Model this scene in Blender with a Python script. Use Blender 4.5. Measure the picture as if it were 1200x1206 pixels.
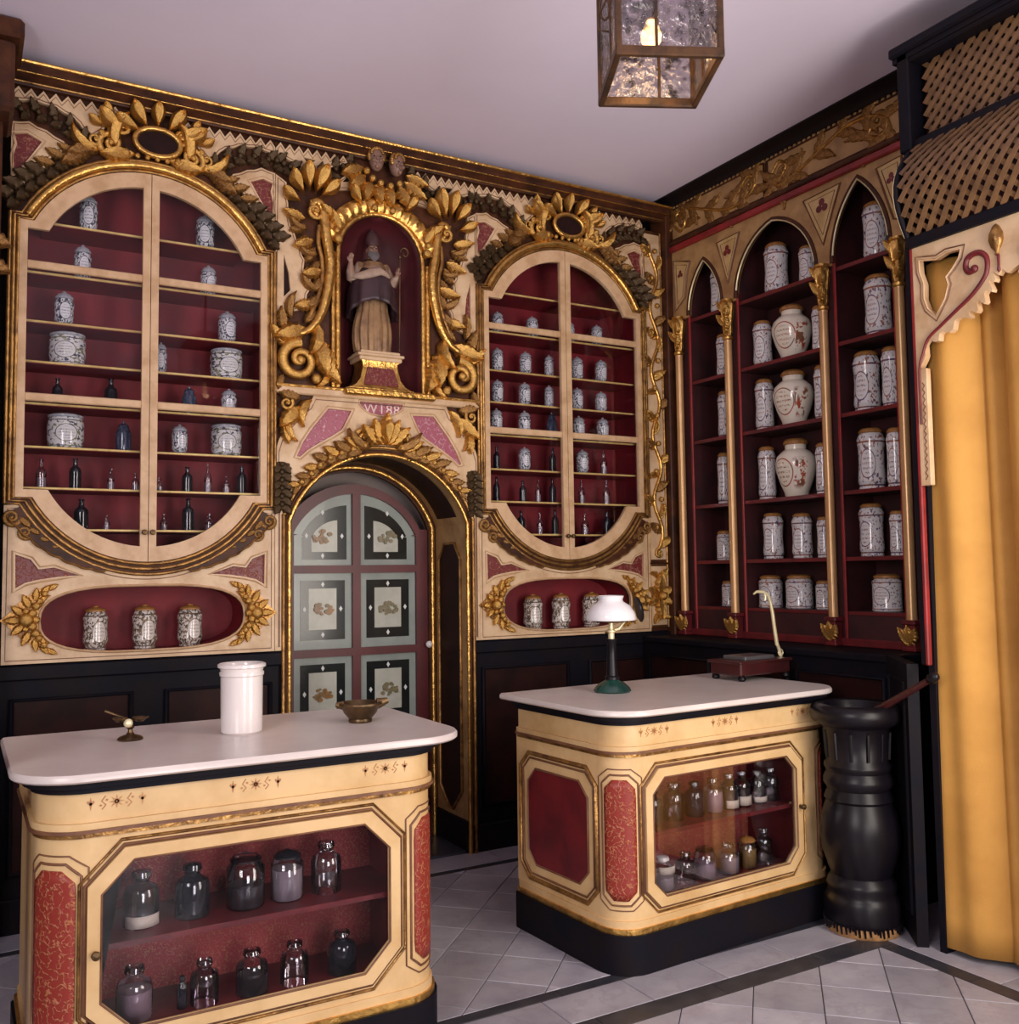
import bpy, bmesh, math, random
from math import pi, sin, cos, atan2, sqrt, radians
from mathutils import Vector, Matrix
from mathutils.geometry import tessellate_polygon
random.seed(7)
for o in list(bpy.data.objects): bpy.data.objects.remove(o)
S = bpy.context.scene
COL = S.collection

# ------------------------------------------------------------------ camera, world, light, exposure
cam_d = bpy.data.cameras.new('camera'); cam = bpy.data.objects.new('camera', cam_d); COL.objects.link(cam)
Rm = [[0.86699072, -0.49814841, -0.01323832], [-0.02016016, -0.06160644, 0.9978969], [0.49791631, 0.86490046, 0.06345497]]
cam.matrix_world = Matrix(((Rm[0][0], Rm[1][0], -Rm[2][0], -3.4776), (Rm[0][1], Rm[1][1], -Rm[2][1], -4.2),
                           (Rm[0][2], Rm[1][2], -Rm[2][2], 1.3482), (0, 0, 0, 1)))
cam_d.sensor_fit = 'HORIZONTAL'; cam_d.sensor_width = 36.0; cam_d.lens = 36.0 * 1127.293 / 1200.0; cam_d.clip_start = 0.02
S.camera = cam
w = bpy.data.worlds.new('world'); S.world = w; w.use_nodes = True
w.node_tree.nodes['Background'].inputs[0].default_value = (0.62, 0.60, 0.75, 1)
w.node_tree.nodes['Background'].inputs[1].default_value = 0.5
S.view_settings.view_transform = 'Standard'; S.view_settings.look = 'None'
S.view_settings.exposure = -0.12; S.view_settings.gamma = 1.0; S.view_settings.use_curve_mapping = False

def area(name, loc, target, sx, sy, power, col):
    d = bpy.data.lights.new(name, 'AREA'); d.shape = 'RECTANGLE'; d.size = sx; d.size_y = sy; d.energy = power; d.color = col
    o = bpy.data.objects.new(name, d); COL.objects.link(o); o.location = loc
    o.rotation_euler = (Vector(target) - Vector(loc)).to_track_quat('-Z', 'Y').to_euler()
    return o
# unseen added lights: key right of the camera, fills behind it and at left
area('key_light_right', (-.95, -3.62, 1.55), (-2.0, -.5, 1.72), .80, 2.1, 60, (1.0, 0.90, 0.80))  # studio key lamp out of view; its door opening is made up
area('rear_fill_light', (-2.65, -6.25, 1.0), (-2.0, 0.0, 1.5), 1.2, 1.2, 70, (0.99, 0.93, 0.95))  # unseen fill from behind the camera; its window is made up
area('left_fill_light', (-5.0, -4.1, 1.95), (0.0, -1.1, 2.0), 1.1, 1.5, 74, (1.0, 0.94, 0.93))  # unseen fill added to brighten the right-hand shelves

# ------------------------------------------------------------------ mesh helpers; plane coordinates are x = u, z = v, y = -w
class MB:
    def __init__(s): s.v = []; s.f = []
    def add(s, vs, fs):
        n = len(s.v); s.v += [tuple(a) for a in vs]; s.f += [tuple(i + n for i in f) for f in fs]; return s
    def box(s, x0, x1, y0, y1, z0, z1, b=0.0):
        if b <= 0:
            vs = [(x, y, z) for x in (x0, x1) for y in (y0, y1) for z in (z0, z1)]
            return s.add(vs, [(0, 1, 3, 2), (4, 6, 7, 5), (0, 4, 5, 1), (2, 3, 7, 6), (0, 2, 6, 4), (1, 5, 7, 3)])
        b = min(b, (x1-x0)*.45, (y1-y0)*.45, (z1-z0)*.45)
        c = []; X = (x0, x1); Y = (y0, y1); Z = (z0, z1); idx = {}
        for i in (0, 1):
            for j in (0, 1):
                for k in (0, 1):
                    sx, sy, sz = (1, -1)[i], (1, -1)[j], (1, -1)[k]
                    for a, (dx, dy, dz) in enumerate(((0, b, b), (b, 0, b), (b, b, 0))):
                        idx[i, j, k, a] = len(c); c.append((X[i]+sx*dx, Y[j]+sy*dy, Z[k]+sz*dz))
        fs = []
        for i in (0, 1): fs.append([idx[i, 0, 0, 0], idx[i, 1, 0, 0], idx[i, 1, 1, 0], idx[i, 0, 1, 0]])
        for j in (0, 1): fs.append([idx[0, j, 0, 1], idx[1, j, 0, 1], idx[1, j, 1, 1], idx[0, j, 1, 1]])
        for k in (0, 1): fs.append([idx[0, 0, k, 2], idx[1, 0, k, 2], idx[1, 1, k, 2], idx[0, 1, k, 2]])
        for i in (0, 1):
            for j in (0, 1): fs.append([idx[i, j, 0, 0], idx[i, j, 1, 0], idx[i, j, 1, 1], idx[i, j, 0, 1]])
            for k in (0, 1): fs.append([idx[i, 0, k, 0], idx[i, 1, k, 0], idx[i, 1, k, 2], idx[i, 0, k, 2]])
        for j in (0, 1):
            for k in (0, 1): fs.append([idx[0, j, k, 1], idx[1, j, k, 1], idx[1, j, k, 2], idx[0, j, k, 2]])
        for i in (0, 1):
            for j in (0, 1):
                for k in (0, 1): fs.append([idx[i, j, k, 0], idx[i, j, k, 1], idx[i, j, k, 2]])
        return s.add(c, fs)
    def extr(s, outer, holes, mp, a, b):
        loops = [outer] + list(holes)
        flat = [p for l in loops for p in l]
        tri = tessellate_polygon([[Vector((p[0], p[1], 0)) for p in l] for l in loops])
        n = len(flat)
        vs = [mp(p[0], p[1], a) for p in flat] + [mp(p[0], p[1], b) for p in flat]
        fs = [t for t in tri] + [(t[0]+n, t[2]+n, t[1]+n) for t in tri]
        k = 0
        for l in loops:
            m = len(l)
            for i in range(m):
                j = (i+1) % m; fs.append((k+i, k+j, k+j+n, k+i+n))
            k += m
        return s.add(vs, fs)
    def slab(s, outer, holes=(), w0=0.0, w1=0.02):
        return s.extr(outer, holes, lambda u, v, q: (u, -q, v), w0, w1)
    def prism(s, outer, z0, z1, holes=()):
        return s.extr(outer, holes, lambda u, v, q: (u, v, q), z0, z1)
    def lathe(s, prof, n=20, c=(0, 0, 0), flute=None):
        vs = []; fs = []; m = len(prof)
        for i in range(n):
            a = 2*pi*i/n
            for r, z in prof:
                q = r if flute is None else r*flute(a, z)
                vs.append((c[0]+q*cos(a), c[1]+q*sin(a), c[2]+z))
        for i in range(n):
            j = (i+1) % n
            for k in range(m-1): fs.append((i*m+k, j*m+k, j*m+k+1, i*m+k+1))
        if prof[0][0] > 1e-5: fs.append([i*m for i in range(n)][::-1])
        if prof[-1][0] > 1e-5: fs.append([i*m+m-1 for i in range(n)])
        return s.add(vs, fs)
    def tube(s, pts, r, n=8, closed=False, flat=None):
        P = [Vector(p) for p in pts]; m = len(P)
        rad = r if isinstance(r, (list, tuple)) else [r]*m
        vs = []; fs = []; up = None
        for i in range(m):
            if closed: t = (P[(i+1) % m]-P[i-1])
            else: t = P[min(i+1, m-1)]-P[max(i-1, 0)]
            t = t.normalized() if t.length > 1e-9 else Vector((0, 0, 1))
            if up is None:
                up = Vector((0, 1, 0)) if abs(t.y) < .9 else Vector((1, 0, 0))
            a = (up - t*up.dot(t)).normalized(); up = a; b = t.cross(a)
            for k in range(n):
                q = 2*pi*k/n; vs.append(P[i] + a*(rad[i]*cos(q)*(flat or 1)) + b*(rad[i]*sin(q)))
        for i in range(m if closed else m-1):
            j = (i+1) % m
            for k in range(n):
                l = (k+1) % n; fs.append((i*n+k, j*n+k, j*n+l, i*n+l))
        if not closed: fs += [list(range(n))[::-1], [(m-1)*n+k for k in range(n)]]
        return s.add(vs, fs)
    def utube(s, pts2, r, w=0.0, n=8, closed=False, flat=None):
        return s.tube([(p[0], -(w if len(p) < 3 else p[2]), p[1]) for p in pts2], r, n, closed, flat)
    def ball(s, c, r, n=10, m=6):
        rx, ry, rz = r if isinstance(r, tuple) else (r, r, r)
        vs = []; fs = []
        for j in range(1, m):
            for i in range(n): vs.append((c[0]+rx*sin(pi*j/m)*cos(2*pi*i/n), c[1]+ry*sin(pi*j/m)*sin(2*pi*i/n), c[2]+rz*cos(pi*j/m)))
        t = len(vs); vs += [(c[0], c[1], c[2]+rz), (c[0], c[1], c[2]-rz)]
        for j in range(m-2):
            for i in range(n): fs.append((j*n+i, j*n+(i+1) % n, (j+1)*n+(i+1) % n, (j+1)*n+i))
        for i in range(n): fs.append((t, (i+1) % n, i)); fs.append((t+1, (m-2)*n+i, (m-2)*n+(i+1) % n))
        return s.add(vs, fs)
    def grid(s, fn, n, m, thick=0.0):
        vs = [fn(i/n, j/m) for i in range(n+1) for j in range(m+1)]; fs = []
        for i in range(n):
            for j in range(m): a = i*(m+1)+j; fs.append((a, a+1, a+m+2, a+m+1))
        return s.add(vs, fs)

def mesh(name, mb, mat, smooth=35):
    me = bpy.data.meshes.new(name); me.from_pydata(mb.v, [], mb.f); me.materials.append(mat)
    b = bmesh.new(); b.from_mesh(me); bmesh.ops.recalc_face_normals(b, faces=b.faces)
    if smooth:
        lim = radians(smooth)
        for f in b.faces: f.smooth = True
        for e in b.edges:
            if len(e.link_faces) == 2 and e.calc_face_angle(0) > lim: e.smooth = False
    b.to_mesh(me); b.free(); me.update(); return me
def link(name, me, parent=None, loc=(0, 0, 0), rot=(0, 0, 0), sc=(1, 1, 1)):
    o = bpy.data.objects.new(name, me); COL.objects.link(o)
    o.parent = parent; o.location = loc; o.rotation_euler = rot; o.scale = sc; return o
def part(name, mb, mat, parent=None, smooth=35, label=None, **k):
    o = link(name, mesh(name, mb, mat, smooth), parent, **k)
    if label: o['label'] = label
    return o
def tag(o, label, cat, group=None):
    o['label'] = label; o['category'] = cat
    if group: o['group'] = group
    return o
def thing(name, label, cat, loc=(0, 0, 0), rz=0.0, group=None):
    return tag(link(name, None, None, loc, (0, 0, rz)), label, cat, group)
def struct(name, mb, mat, smooth=35, parent=None):
    o = part(name, mb, mat, parent, smooth)
    if parent is None: o['kind'] = 'structure'
    return o
def mir(pts): return [(-p[0],) + tuple(p[1:]) for p in reversed(pts)]
def arc(cx, cz, r, a0, a1, n): return [(cx+r*cos(a0+(a1-a0)*i/n), cz+r*sin(a0+(a1-a0)*i/n)) for i in range(n+1)]
def smoothp(pts, k=6, closed=False):
    out = []; m = len(pts)
    for i in range(m if closed else m-1):
        g = (lambda q: pts[q % m]) if closed else (lambda q: pts[max(0, min(m-1, q))])
        p0, p1, p2, p3 = [Vector(g(i+d)) for d in (-1, 0, 1, 2)]
        for j in range(k):
            t = j/k
            out.append(tuple(.5*((2*p1)+(-p0+p2)*t+(2*p0-5*p1+4*p2-p3)*t*t+(-p0+3*p1-3*p2+p3)*t**3)))
    if not closed: out.append(tuple(pts[-1]))
    return out
def inset(poly, d):
    A = sum(poly[i][0]*poly[(i+1) % len(poly)][1]-poly[(i+1) % len(poly)][0]*poly[i][1] for i in range(len(poly)))
    sg = 1 if A > 0 else -1; out = []; m = len(poly)
    for i in range(m):
        p, q, r = Vector(poly[i-1]), Vector(poly[i]), Vector(poly[(i+1) % m])
        a = (q-p).normalized(); b = (r-q).normalized()
        na = Vector((-a.y, a.x))*sg; nb = Vector((-b.y, b.x))*sg
        k = na+nb; L = max(.35, k.length_squared/2); out.append(tuple(q+k*(d/L)))
    return out
def teeth(u0, u1, z, n, h):
    out = []
    for i in range(n): a = u0+(u1-u0)*i/n; b = u0+(u1-u0)*(i+.5)/n; out += [(a, z), (b, z+h)]
    return out + [(u1, z)]
def rrect(x0, x1, y0, y1, r, n=8):
    return (arc(x1-r, y1-r, r, 0, pi/2, n)+arc(x0+r, y1-r, r, pi/2, pi, n)+arc(x0+r, y0+r, r, pi, 1.5*pi, n)+arc(x1-r, y0+r, r, 1.5*pi, 2*pi, n))
def octa(x0, x1, z0, z1, c): return [(x0+c, z0), (x1-c, z0), (x1, z0+c), (x1, z1-c), (x1-c, z1), (x0+c, z1), (x0, z1-c), (x0, z0+c)]

# ------------------------------------------------------------------ materials
def newmat(name):
    m = bpy.data.materials.new(name); m.use_nodes = True; nt = m.node_tree
    return m, nt, nt.nodes['Principled BSDF']
def nd(nt, typ, ins=None, **at):
    n = nt.nodes.new('ShaderNode'+typ)
    for k, v in at.items(): setattr(n, k, v)
    for k, v in (ins or {}).items():
        if isinstance(v, bpy.types.NodeSocket): nt.links.new(v, n.inputs[k])
        else: n.inputs[k].default_value = v
    return n
def c4(c): return (c[0], c[1], c[2], 1)
def coords(nt): return nd(nt, 'TexCoord').outputs['Object']
def mixc(nt, f, a, b):
    n = nt.nodes.new('ShaderNodeMix'); n.data_type = 'RGBA'
    for k, v in ((0, f), (6, a), (7, b)):
        if isinstance(v, bpy.types.NodeSocket): nt.links.new(v, n.inputs[k])
        else: n.inputs[k].default_value = v if k == 0 else c4(v)
    return n.outputs[2]
def ma(nt, op, a, b=0.0, c=0.0):
    n = nd(nt, 'Math', {0: a, 1: b, 2: c}, operation=op); return n.outputs[0]
def ramp(nt, f, lo, hi):
    n = nd(nt, 'MapRange', {0: f, 1: lo, 2: hi}); return n.outputs[0]
def noise(nt, vec, sc, det=3.0, rough=.55):
    return nd(nt, 'TexNoise', {'Vector': vec, 'Scale': sc, 'Detail': det, 'Roughness': rough}).outputs[0]
def paint(name, a, b, rough=.5, metal=0.0, scale=6.0, lo=.4, hi=.65, bump=.0, bscale=40.0, spec=.5, rnd=0.0, coat=0.0):
    m, nt, p = newmat(name); co = coords(nt)
    f = ramp(nt, noise(nt, co, scale, 4.0, .62), lo, hi); c = mixc(nt, f, a, b)
    if rnd:
        r = nd(nt, 'ObjectInfo').outputs['Random']
        c = nd(nt, 'HueSaturation', {'Value': ma(nt, 'MULTIPLY_ADD', r, rnd, 1-rnd/2), 'Color': c}).outputs[0]
    nt.links.new(c, p.inputs['Base Color'])
    p.inputs['Roughness'].default_value = rough; p.inputs['Metallic'].default_value = metal
    p.inputs['Specular IOR Level'].default_value = spec; p.inputs['Coat Weight'].default_value = coat
    if bump:
        bn = nd(nt, 'Bump', {'Height': noise(nt, co, bscale, 2.0), 'Strength': bump, 'Distance': .01})
        nt.links.new(bn.outputs[0], p.inputs['Normal'])
    return m
CREAM = paint('cream_paint', (.70, .50, .31), (.50, .31, .16), .42, lo=.42, hi=.72, scale=9, bump=.15, bscale=30)
CREAMY = paint('yellow_cream_paint', (.72, .49, .245), (.55, .34, .14), .40, lo=.42, hi=.75, scale=5, bump=.08, bscale=25)
STILE = paint('door_cream_paint', (.66, .44, .26), (.52, .32, .17), .42, scale=14, bump=.1)
GOLD = paint('gilding', (.83, .50, .14), (.36, .18, .05), .30, .92, scale=22, lo=.35, hi=.75, bump=.35, bscale=60)
OLDGOLD = paint('worn_gilding', (.50, .27, .08), (.13, .06, .025), .36, .75, scale=18, lo=.35, hi=.7, bump=.35, bscale=55)
BROWN = paint('brown_carved_wood', (.085, .028, .012), (.034, .013, .008), .45, scale=10, bump=.2, spec=.22)
DARKLEAF = paint('dark_bronze_green', (.125, .072, .030), (.035, .028, .018), .36, .55, scale=25, bump=.3)
EBON = paint('black_blue_lacquer', (.006, .006, .011), (.010, .007, .009), .55, scale=8, bump=.05, spec=.12)
PANEL = paint('dark_red_panel', (.026, .008, .007), (.012, .005, .005), .5, scale=7, spec=.15)
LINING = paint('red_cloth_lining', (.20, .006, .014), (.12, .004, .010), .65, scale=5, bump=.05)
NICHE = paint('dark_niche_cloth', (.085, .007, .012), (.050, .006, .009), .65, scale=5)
DOORRED = paint('maroon_door_paint', (.11, .014, .018), (.075, .010, .013), .4, scale=6)
DKRED = paint('dark_red_paint', (.16, .014, .018), (.09, .010, .014), .4, scale=7)
MAROON = paint('maroon_interior', (.055, .010, .012), (.028, .008, .010), .6, scale=6)
BRIGHTRED = paint('red_edge_paint', (.30, .02, .022), (.18, .014, .016), .4, scale=8)
TAN = paint('tan_painted_panel', (.46, .27, .11), (.30, .16, .065), .5, scale=9, bump=.2)
SHAFT = paint('gilt_shaft', (.70, .42, .20), (.50, .27, .11), .32, .35, scale=6, lo=.3, hi=.8)
YELLOWEDGE = paint('gilt_shelf_edge', (.85, .64, .24), (.60, .40, .13), .35, .15, scale=12)
MARBLE = paint('white_marble_top', (.70, .63, .60), (.58, .50, .48), .3, scale=4, lo=.35, hi=.75)
PORC = paint('white_porcelain', (.80, .74, .72), (.76, .69, .67), .18, scale=3, coat=.3)
CEIL = paint('ceiling_plaster', (.87, .79, .95), (.83, .75, .92), .85, scale=1.2, bump=.05, bscale=6)
WALLP = paint('wall_plaster', (.30, .24, .22), (.26, .21, .19), .85, scale=2)
GROUT = paint('floor_grout', (.16, .14, .14), (.11, .10, .10), .8, scale=20)
STRIP = paint('dark_slate_strip', (.026, .028, .038), (.045, .045, .055), .35, scale=15)
CURT = paint('ochre_cloth', (.60, .305, .065), (.50, .24, .045), .75, scale=3, bump=.15, bscale=220)
LATT = paint('lattice_wood', (.20, .105, .045), (.12, .06, .028), .5, scale=14)
BLACKW = paint('black_turned_wood', (.005, .004, .007), (.008, .006, .008), .34, scale=6, spec=.28)
RAWW = paint('bare_worn_wood', (.45, .24, .09), (.25, .12, .05), .7, scale=30)
MAHOG = paint('mahogany', (.060, .010, .010), (.035, .007, .008), .35, scale=8, coat=.15)
IRON = paint('rusty_lantern_iron', (.13, .062, .028), (.05, .030, .018), .5, .5, scale=14, bump=.2)
BRASS = paint('aged_brass', (.17, .105, .05), (.075, .048, .026), .38, .85, scale=12)
BRIGHTBRASS = paint('pale_brass', (.86, .76, .50), (.72, .58, .30), .3, .3, scale=12)
GREENEN = paint('dark_green_enamel', (.010, .06, .045), (.012, .04, .035), .2, scale=5, coat=.4)
OCHRELID = paint('ochre_lid', (.42, .19, .05), (.26, .11, .03), .5, scale=10)
SKIN = paint('painted_face', (.30, .17, .12), (.22, .12, .09), .45, scale=12)
MOTIF = paint('faded_red_motif', (.40, .17, .07), (.50, .26, .10), .5, scale=20)
LINE = paint('painted_dark_line', (.14, .055, .03), (.22, .10, .045), .5, scale=12)
LABELP = paint('paper_label', (.62, .54, .48), (.5, .42, .36), .7, scale=20)
BUTTON = paint('white_knob', (.85, .82, .80), (.80, .77, .74), .2)
PANEGREY = paint('painted_glass_grey', (.30, .34, .31), (.25, .28, .26), .22, scale=6, coat=.12, spec=.35)
PANEBLACK = paint('painted_glass_black', (.010, .013, .013), (.016, .02, .02), .16, scale=6, coat=.12, spec=.35)

def figured(name, a, b, scale, rough=.5):
    """red panel with a raised vermicular pattern (geometry stays flat: it is a fine relief)"""
    m, nt, p = newmat(name); co = coords(nt)
    v = ma(nt, 'ABSOLUTE', ma(nt, 'SUBTRACT', noise(nt, co, scale*.8, 1.5), .5))
    n = noise(nt, co, scale*2.0, 2.0)
    f = ma(nt, 'MULTIPLY', ramp(nt, v, .055, .02), ramp(nt, n, .38, .56))
    nt.links.new(mixc(nt, f, a, b), p.inputs['Base Color']); p.inputs['Roughness'].default_value = rough
    bn = nd(nt, 'Bump', {'Height': f, 'Strength': .5, 'Distance': .006}); nt.links.new(bn.outputs[0], p.inputs['Normal'])
    return m
INSET = figured('figured_red_inset', (.16, .022, .022), (.32, .12, .08), 55, .4)
REDSHEEN = figured('figured_red_rose_sheen', (.36, .085, .13), (.55, .28, .32), 45, .4)  # red inset lightened to rose: reflected sheen put into the paint
DAMASK = figured('red_damask_lining', (.34, .040, .048), (.46, .18, .10), 110, .7)
CORNERRED = figured('figured_red_corner_panel', (.26, .028, .018), (.42, .14, .06), 60, .4)

def glass(name, tint=(1, 1, 1), gloss=1.0, rough=.03, base=0.03):
    m, nt, p = newmat(name); nt.nodes.remove(p); out = nt.nodes['Material Output']
    t = nd(nt, 'BsdfTransparent', {0: c4(tint)}); g = nd(nt, 'BsdfGlossy', {0: (1, 1, 1, 1), 'Roughness': rough})
    f = nd(nt, 'Fresnel', {0: 1.45}).outputs[0]
    f = ma(nt, 'MULTIPLY_ADD', f, gloss, base)
    mx = nd(nt, 'MixShader', {0: f, 1: t.outputs[0], 2: g.outputs[0]}); nt.links.new(mx.outputs[0], out.inputs[0])
    return m, nt, g, t
PANE = glass('window_pane_glass', (.97, .97, .98), .32, .02, .0)[0]
PANEC = glass('counter_pane_glass', (.95, .95, .96), .30, .02, .0)[0]
TANL = paint('pale_tan_panel', (.62, .42, .19), (.46, .29, .11), .5, scale=10)
CLEARG = glass('clear_bottle_glass', (.84, .80, .84), 1.1, .04, .06)[0]
hm, nt_, g_, t_ = glass('hammered_lantern_glass', (.74, .72, .74), .8, .12, .10)
b_ = nd(nt_, 'Bump', {'Height': noise(nt_, coords(nt_), 45, 3.0), 'Strength': .8, 'Distance': .02}); nt_.links.new(b_.outputs[0], g_.inputs['Normal'])
nz = ramp(nt_, noise(nt_, coords(nt_), 30, 4.0), .52, .66)
nt_.links.new(mixc(nt_, nz, (.80, .76, .78), (.30, .27, .27)), t_.inputs[0])
HAMMER = hm
def plainm(name, col, rough=.1, spec=.5, metal=0.0):
    m, nt, p = newmat(name); p.inputs['Base Color'].default_value = c4(col); p.inputs['Roughness'].default_value = rough
    p.inputs['Specular IOR Level'].default_value = spec; p.inputs['Metallic'].default_value = metal; return m
DARKG = paint('dark_bottle_glass', (.014, .016, .024), (.008, .010, .012), .06, scale=4, coat=.6)
BLUEG = paint('blue_black_glaze', (.035, .045, .085), (.10, .12, .18), .12, scale=3.5, lo=.45, hi=.6, coat=.5)
SMOKEG = glass('smoky_bottle_glass', (.50, .42, .48), 1.1, .04, .06)[0]
POWD = [paint('powder_grey', (.42, .37, .40), (.32, .28, .31), .8), paint('powder_black', (.02, .02, .026), (.03, .03, .035), .8),
        paint('powder_ochre', (.36, .25, .09), (.27, .18, .06), .8), paint('powder_mauve', (.44, .33, .38), (.34, .25, .30), .8)]
def emit(name, col, s):
    m, nt, p = newmat(name); p.inputs['Emission Color'].default_value = c4(col); p.inputs['Emission Strength'].default_value = s
    p.inputs['Base Color'].default_value = c4(col); return m
BULB = emit('lamp_flame', (1.0, .62, .22), 7)
MILK = paint('milk_glass', (.86, .84, .86), (.82, .80, .83), .15, coat=.3)

def majolica(name, white, ink, ink2, lab=(.0, .42), bands=True, dens=.53, scale=4.5, bouquet=False, lid=1.0):
    """white glazed jar with painted foliage round an oval label; object space radius 1, height 1"""
    m, nt, p = newmat(name); co = coords(nt)
    xyz = nd(nt, 'SeparateXYZ', {0: co}).outputs; x, y, z = xyz[0], xyz[1], xyz[2]
    ang = ma(nt, 'ARCTAN2', x, ma(nt, 'MULTIPLY', y, -1.0))
    oi = nd(nt, 'ObjectInfo').outputs['Random']
    vec = nd(nt, 'CombineXYZ', {0: ang, 1: ma(nt, 'MULTIPLY', oi, 40.0), 2: ma(nt, 'MULTIPLY', z, 3.0)}).outputs[0]
    n1 = noise(nt, vec, scale, 2.5, .6); n2 = noise(nt, vec, scale*.45, 1.0)
    fol = ma(nt, 'MULTIPLY', ramp(nt, n1, dens, dens+.05), 1.0)
    dx = ma(nt, 'DIVIDE', ma(nt, 'SUBTRACT', ang, lab[0]), .62); dz = ma(nt, 'DIVIDE', ma(nt, 'SUBTRACT', z, lab[1]), .23)
    e = ma(nt, 'ADD', ma(nt, 'MULTIPLY', dx, dx), ma(nt, 'MULTIPLY', dz, dz))
    outside = ramp(nt, e, .95, 1.0); ring = ma(nt, 'MULTIPLY', ramp(nt, e, .90, .95), ramp(nt, e, 1.14, 1.08))
    rows = ma(nt, 'SINE', ma(nt, 'MULTIPLY', z, 78.0)); let = noise(nt, vec, 22.0, 1.0)
    txt = ma(nt, 'MULTIPLY', ma(nt, 'MULTIPLY', ramp(nt, rows, .1, .4), ramp(nt, let, .50, .56)), ramp(nt, e, .62, .5))
    if bouquet:
        bx = ma(nt, 'ABSOLUTE', ma(nt, 'SUBTRACT', ang, .75))
        fol = ma(nt, 'MULTIPLY', fol, ma(nt, 'MULTIPLY', ramp(nt, bx, .42, .3), ma(nt, 'MULTIPLY', ramp(nt, z, .12, .2), ramp(nt, z, .68, .6))))
    f = ma(nt, 'MULTIPLY', fol, outside); f = ma(nt, 'MAXIMUM', f, ring); f = ma(nt, 'MAXIMUM', f, txt)
    if bands:
        b = ma(nt, 'MAXIMUM', ma(nt, 'MULTIPLY', ramp(nt, z, .055, .06), ramp(nt, z, .085, .08)), ma(nt, 'MULTIPLY', ramp(nt, z, .755, .76), ramp(nt, z, .79, .785)))
        f = ma(nt, 'MAXIMUM', f, b)
    nt.links.new(mixc(nt, f, white, mixc(nt, ramp(nt, n2, .46, .54), ink, ink2)) , p.inputs['Base Color'])
    p.inputs['Roughness'].default_value = .16; p.inputs['Coat Weight'].default_value = .3
    return m
JARBLUE = majolica('blue_figured_glaze', (.70, .70, .74), (.030, .036, .065), (.08, .10, .13), dens=.49, scale=5.2)
JARBIG = majolica('wreathed_label_glaze', (.66, .65, .66), (.06, .07, .10), (.20, .20, .12), dens=.51, scale=4.6)
JARTALL = majolica('violet_figured_glaze', (.72, .69, .70), (.115, .075, .135), (.32, .13, .08), dens=.555, scale=5.5)
JARPOT = majolica('bouquet_glaze', (.80, .72, .60), (.22, .10, .05), (.42, .08, .04), lab=(-.25, .42), bands=False, dens=.50, scale=3.2, bouquet=True)
JARDARK = majolica('brown_figured_glaze', (.66, .60, .56), (.09, .065, .05), (.20, .14, .09), dens=.47, scale=5.2)

def tilemat():
    m, nt, p = newmat('grey_white_marble_tile'); co = coords(nt); r = nd(nt, 'ObjectInfo').outputs['Random']
    v = nd(nt, 'VectorMath', {0: co, 1: nd(nt, 'CombineXYZ', {0: ma(nt, 'MULTIPLY', r, 37.0), 1: r, 2: 0.0}).outputs[0]}, operation='ADD').outputs[0]
    n = noise(nt, v, 5.0, 6.0, .65); c = mixc(nt, ramp(nt, n, .35, .7), (.41, .395, .44), (.28, .265, .32))
    vein = ramp(nt, ma(nt, 'ABSOLUTE', ma(nt, 'SUBTRACT', noise(nt, v, 3.0, 5.0, .6), .5)), .02, .0)
    c = mixc(nt, ma(nt, 'MULTIPLY', vein, .35), c, (.26, .22, .26))
    c = nd(nt, 'HueSaturation', {'Value': ma(nt, 'MULTIPLY_ADD', r, .26, .84), 'Color': c}).outputs[0]
    nt.links.new(c, p.inputs['Base Color']); p.inputs['Roughness'].default_value = .32; return m
TILE = tilemat()

# ------------------------------------------------------------------ room shell
CZ = 3.44
floor = struct('floor', MB().box(-5.3, .8, -6.6, .7, -.12, -.006), GROUT, 0)
struct('ceiling', MB().box(-5.3, .8, -6.6, .7, CZ, CZ+.12), CEIL, 0)
struct('wall_back', MB().box(-5.3, .8, .52, .66, 0, CZ), WALLP, 0)
struct('wall_right', MB().box(.27, .42, -6.5, .5, 0, CZ), WALLP, 0)
wl = MB().extr([(-6.5, 0), (.5, 0), (.5, CZ), (-6.5, CZ)], [[(-4.75, 1.15), (-3.45, 1.15), (-3.45, 2.75), (-4.75, 2.75)]], lambda u, v, q: (q, u, v), -5.2, -5.06)
struct('wall_left', wl, WALLP, 0)
struct('wall_left_end', MB().box(-5.06, -3.37, 0.0, .5, 0, CZ), BROWN, 0)
fw = MB().slab([(-5.06, 0), (-1.44, 0), (-1.44, CZ), (-5.06, CZ)], [[(-3.3, .35), (-2.0, .35), (-2.0, 1.65), (-3.3, 1.65)]], 0, .12)
o = struct('wall_front', fw, WALLP, 0); o.location = (0, -6.32, 0)
fw = MB().slab([(-1.44, 0), (.27, 0), (.27, CZ), (-1.44, CZ)], [[(-1.38, .3), (-.50, .3), (-.50, 2.75), (-1.38, 2.75)]], 0, .12)
o = struct('added_opening_wall', fw, WALLP, 0); o.location = (0, -3.65, 0)  # unseen wall added to frame an opening for the key light
struct('added_return_wall', MB().box(-1.44, -1.32, -6.5, -3.77, 0, CZ), WALLP, 0)  # unseen return added along with the key light's wall

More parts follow.
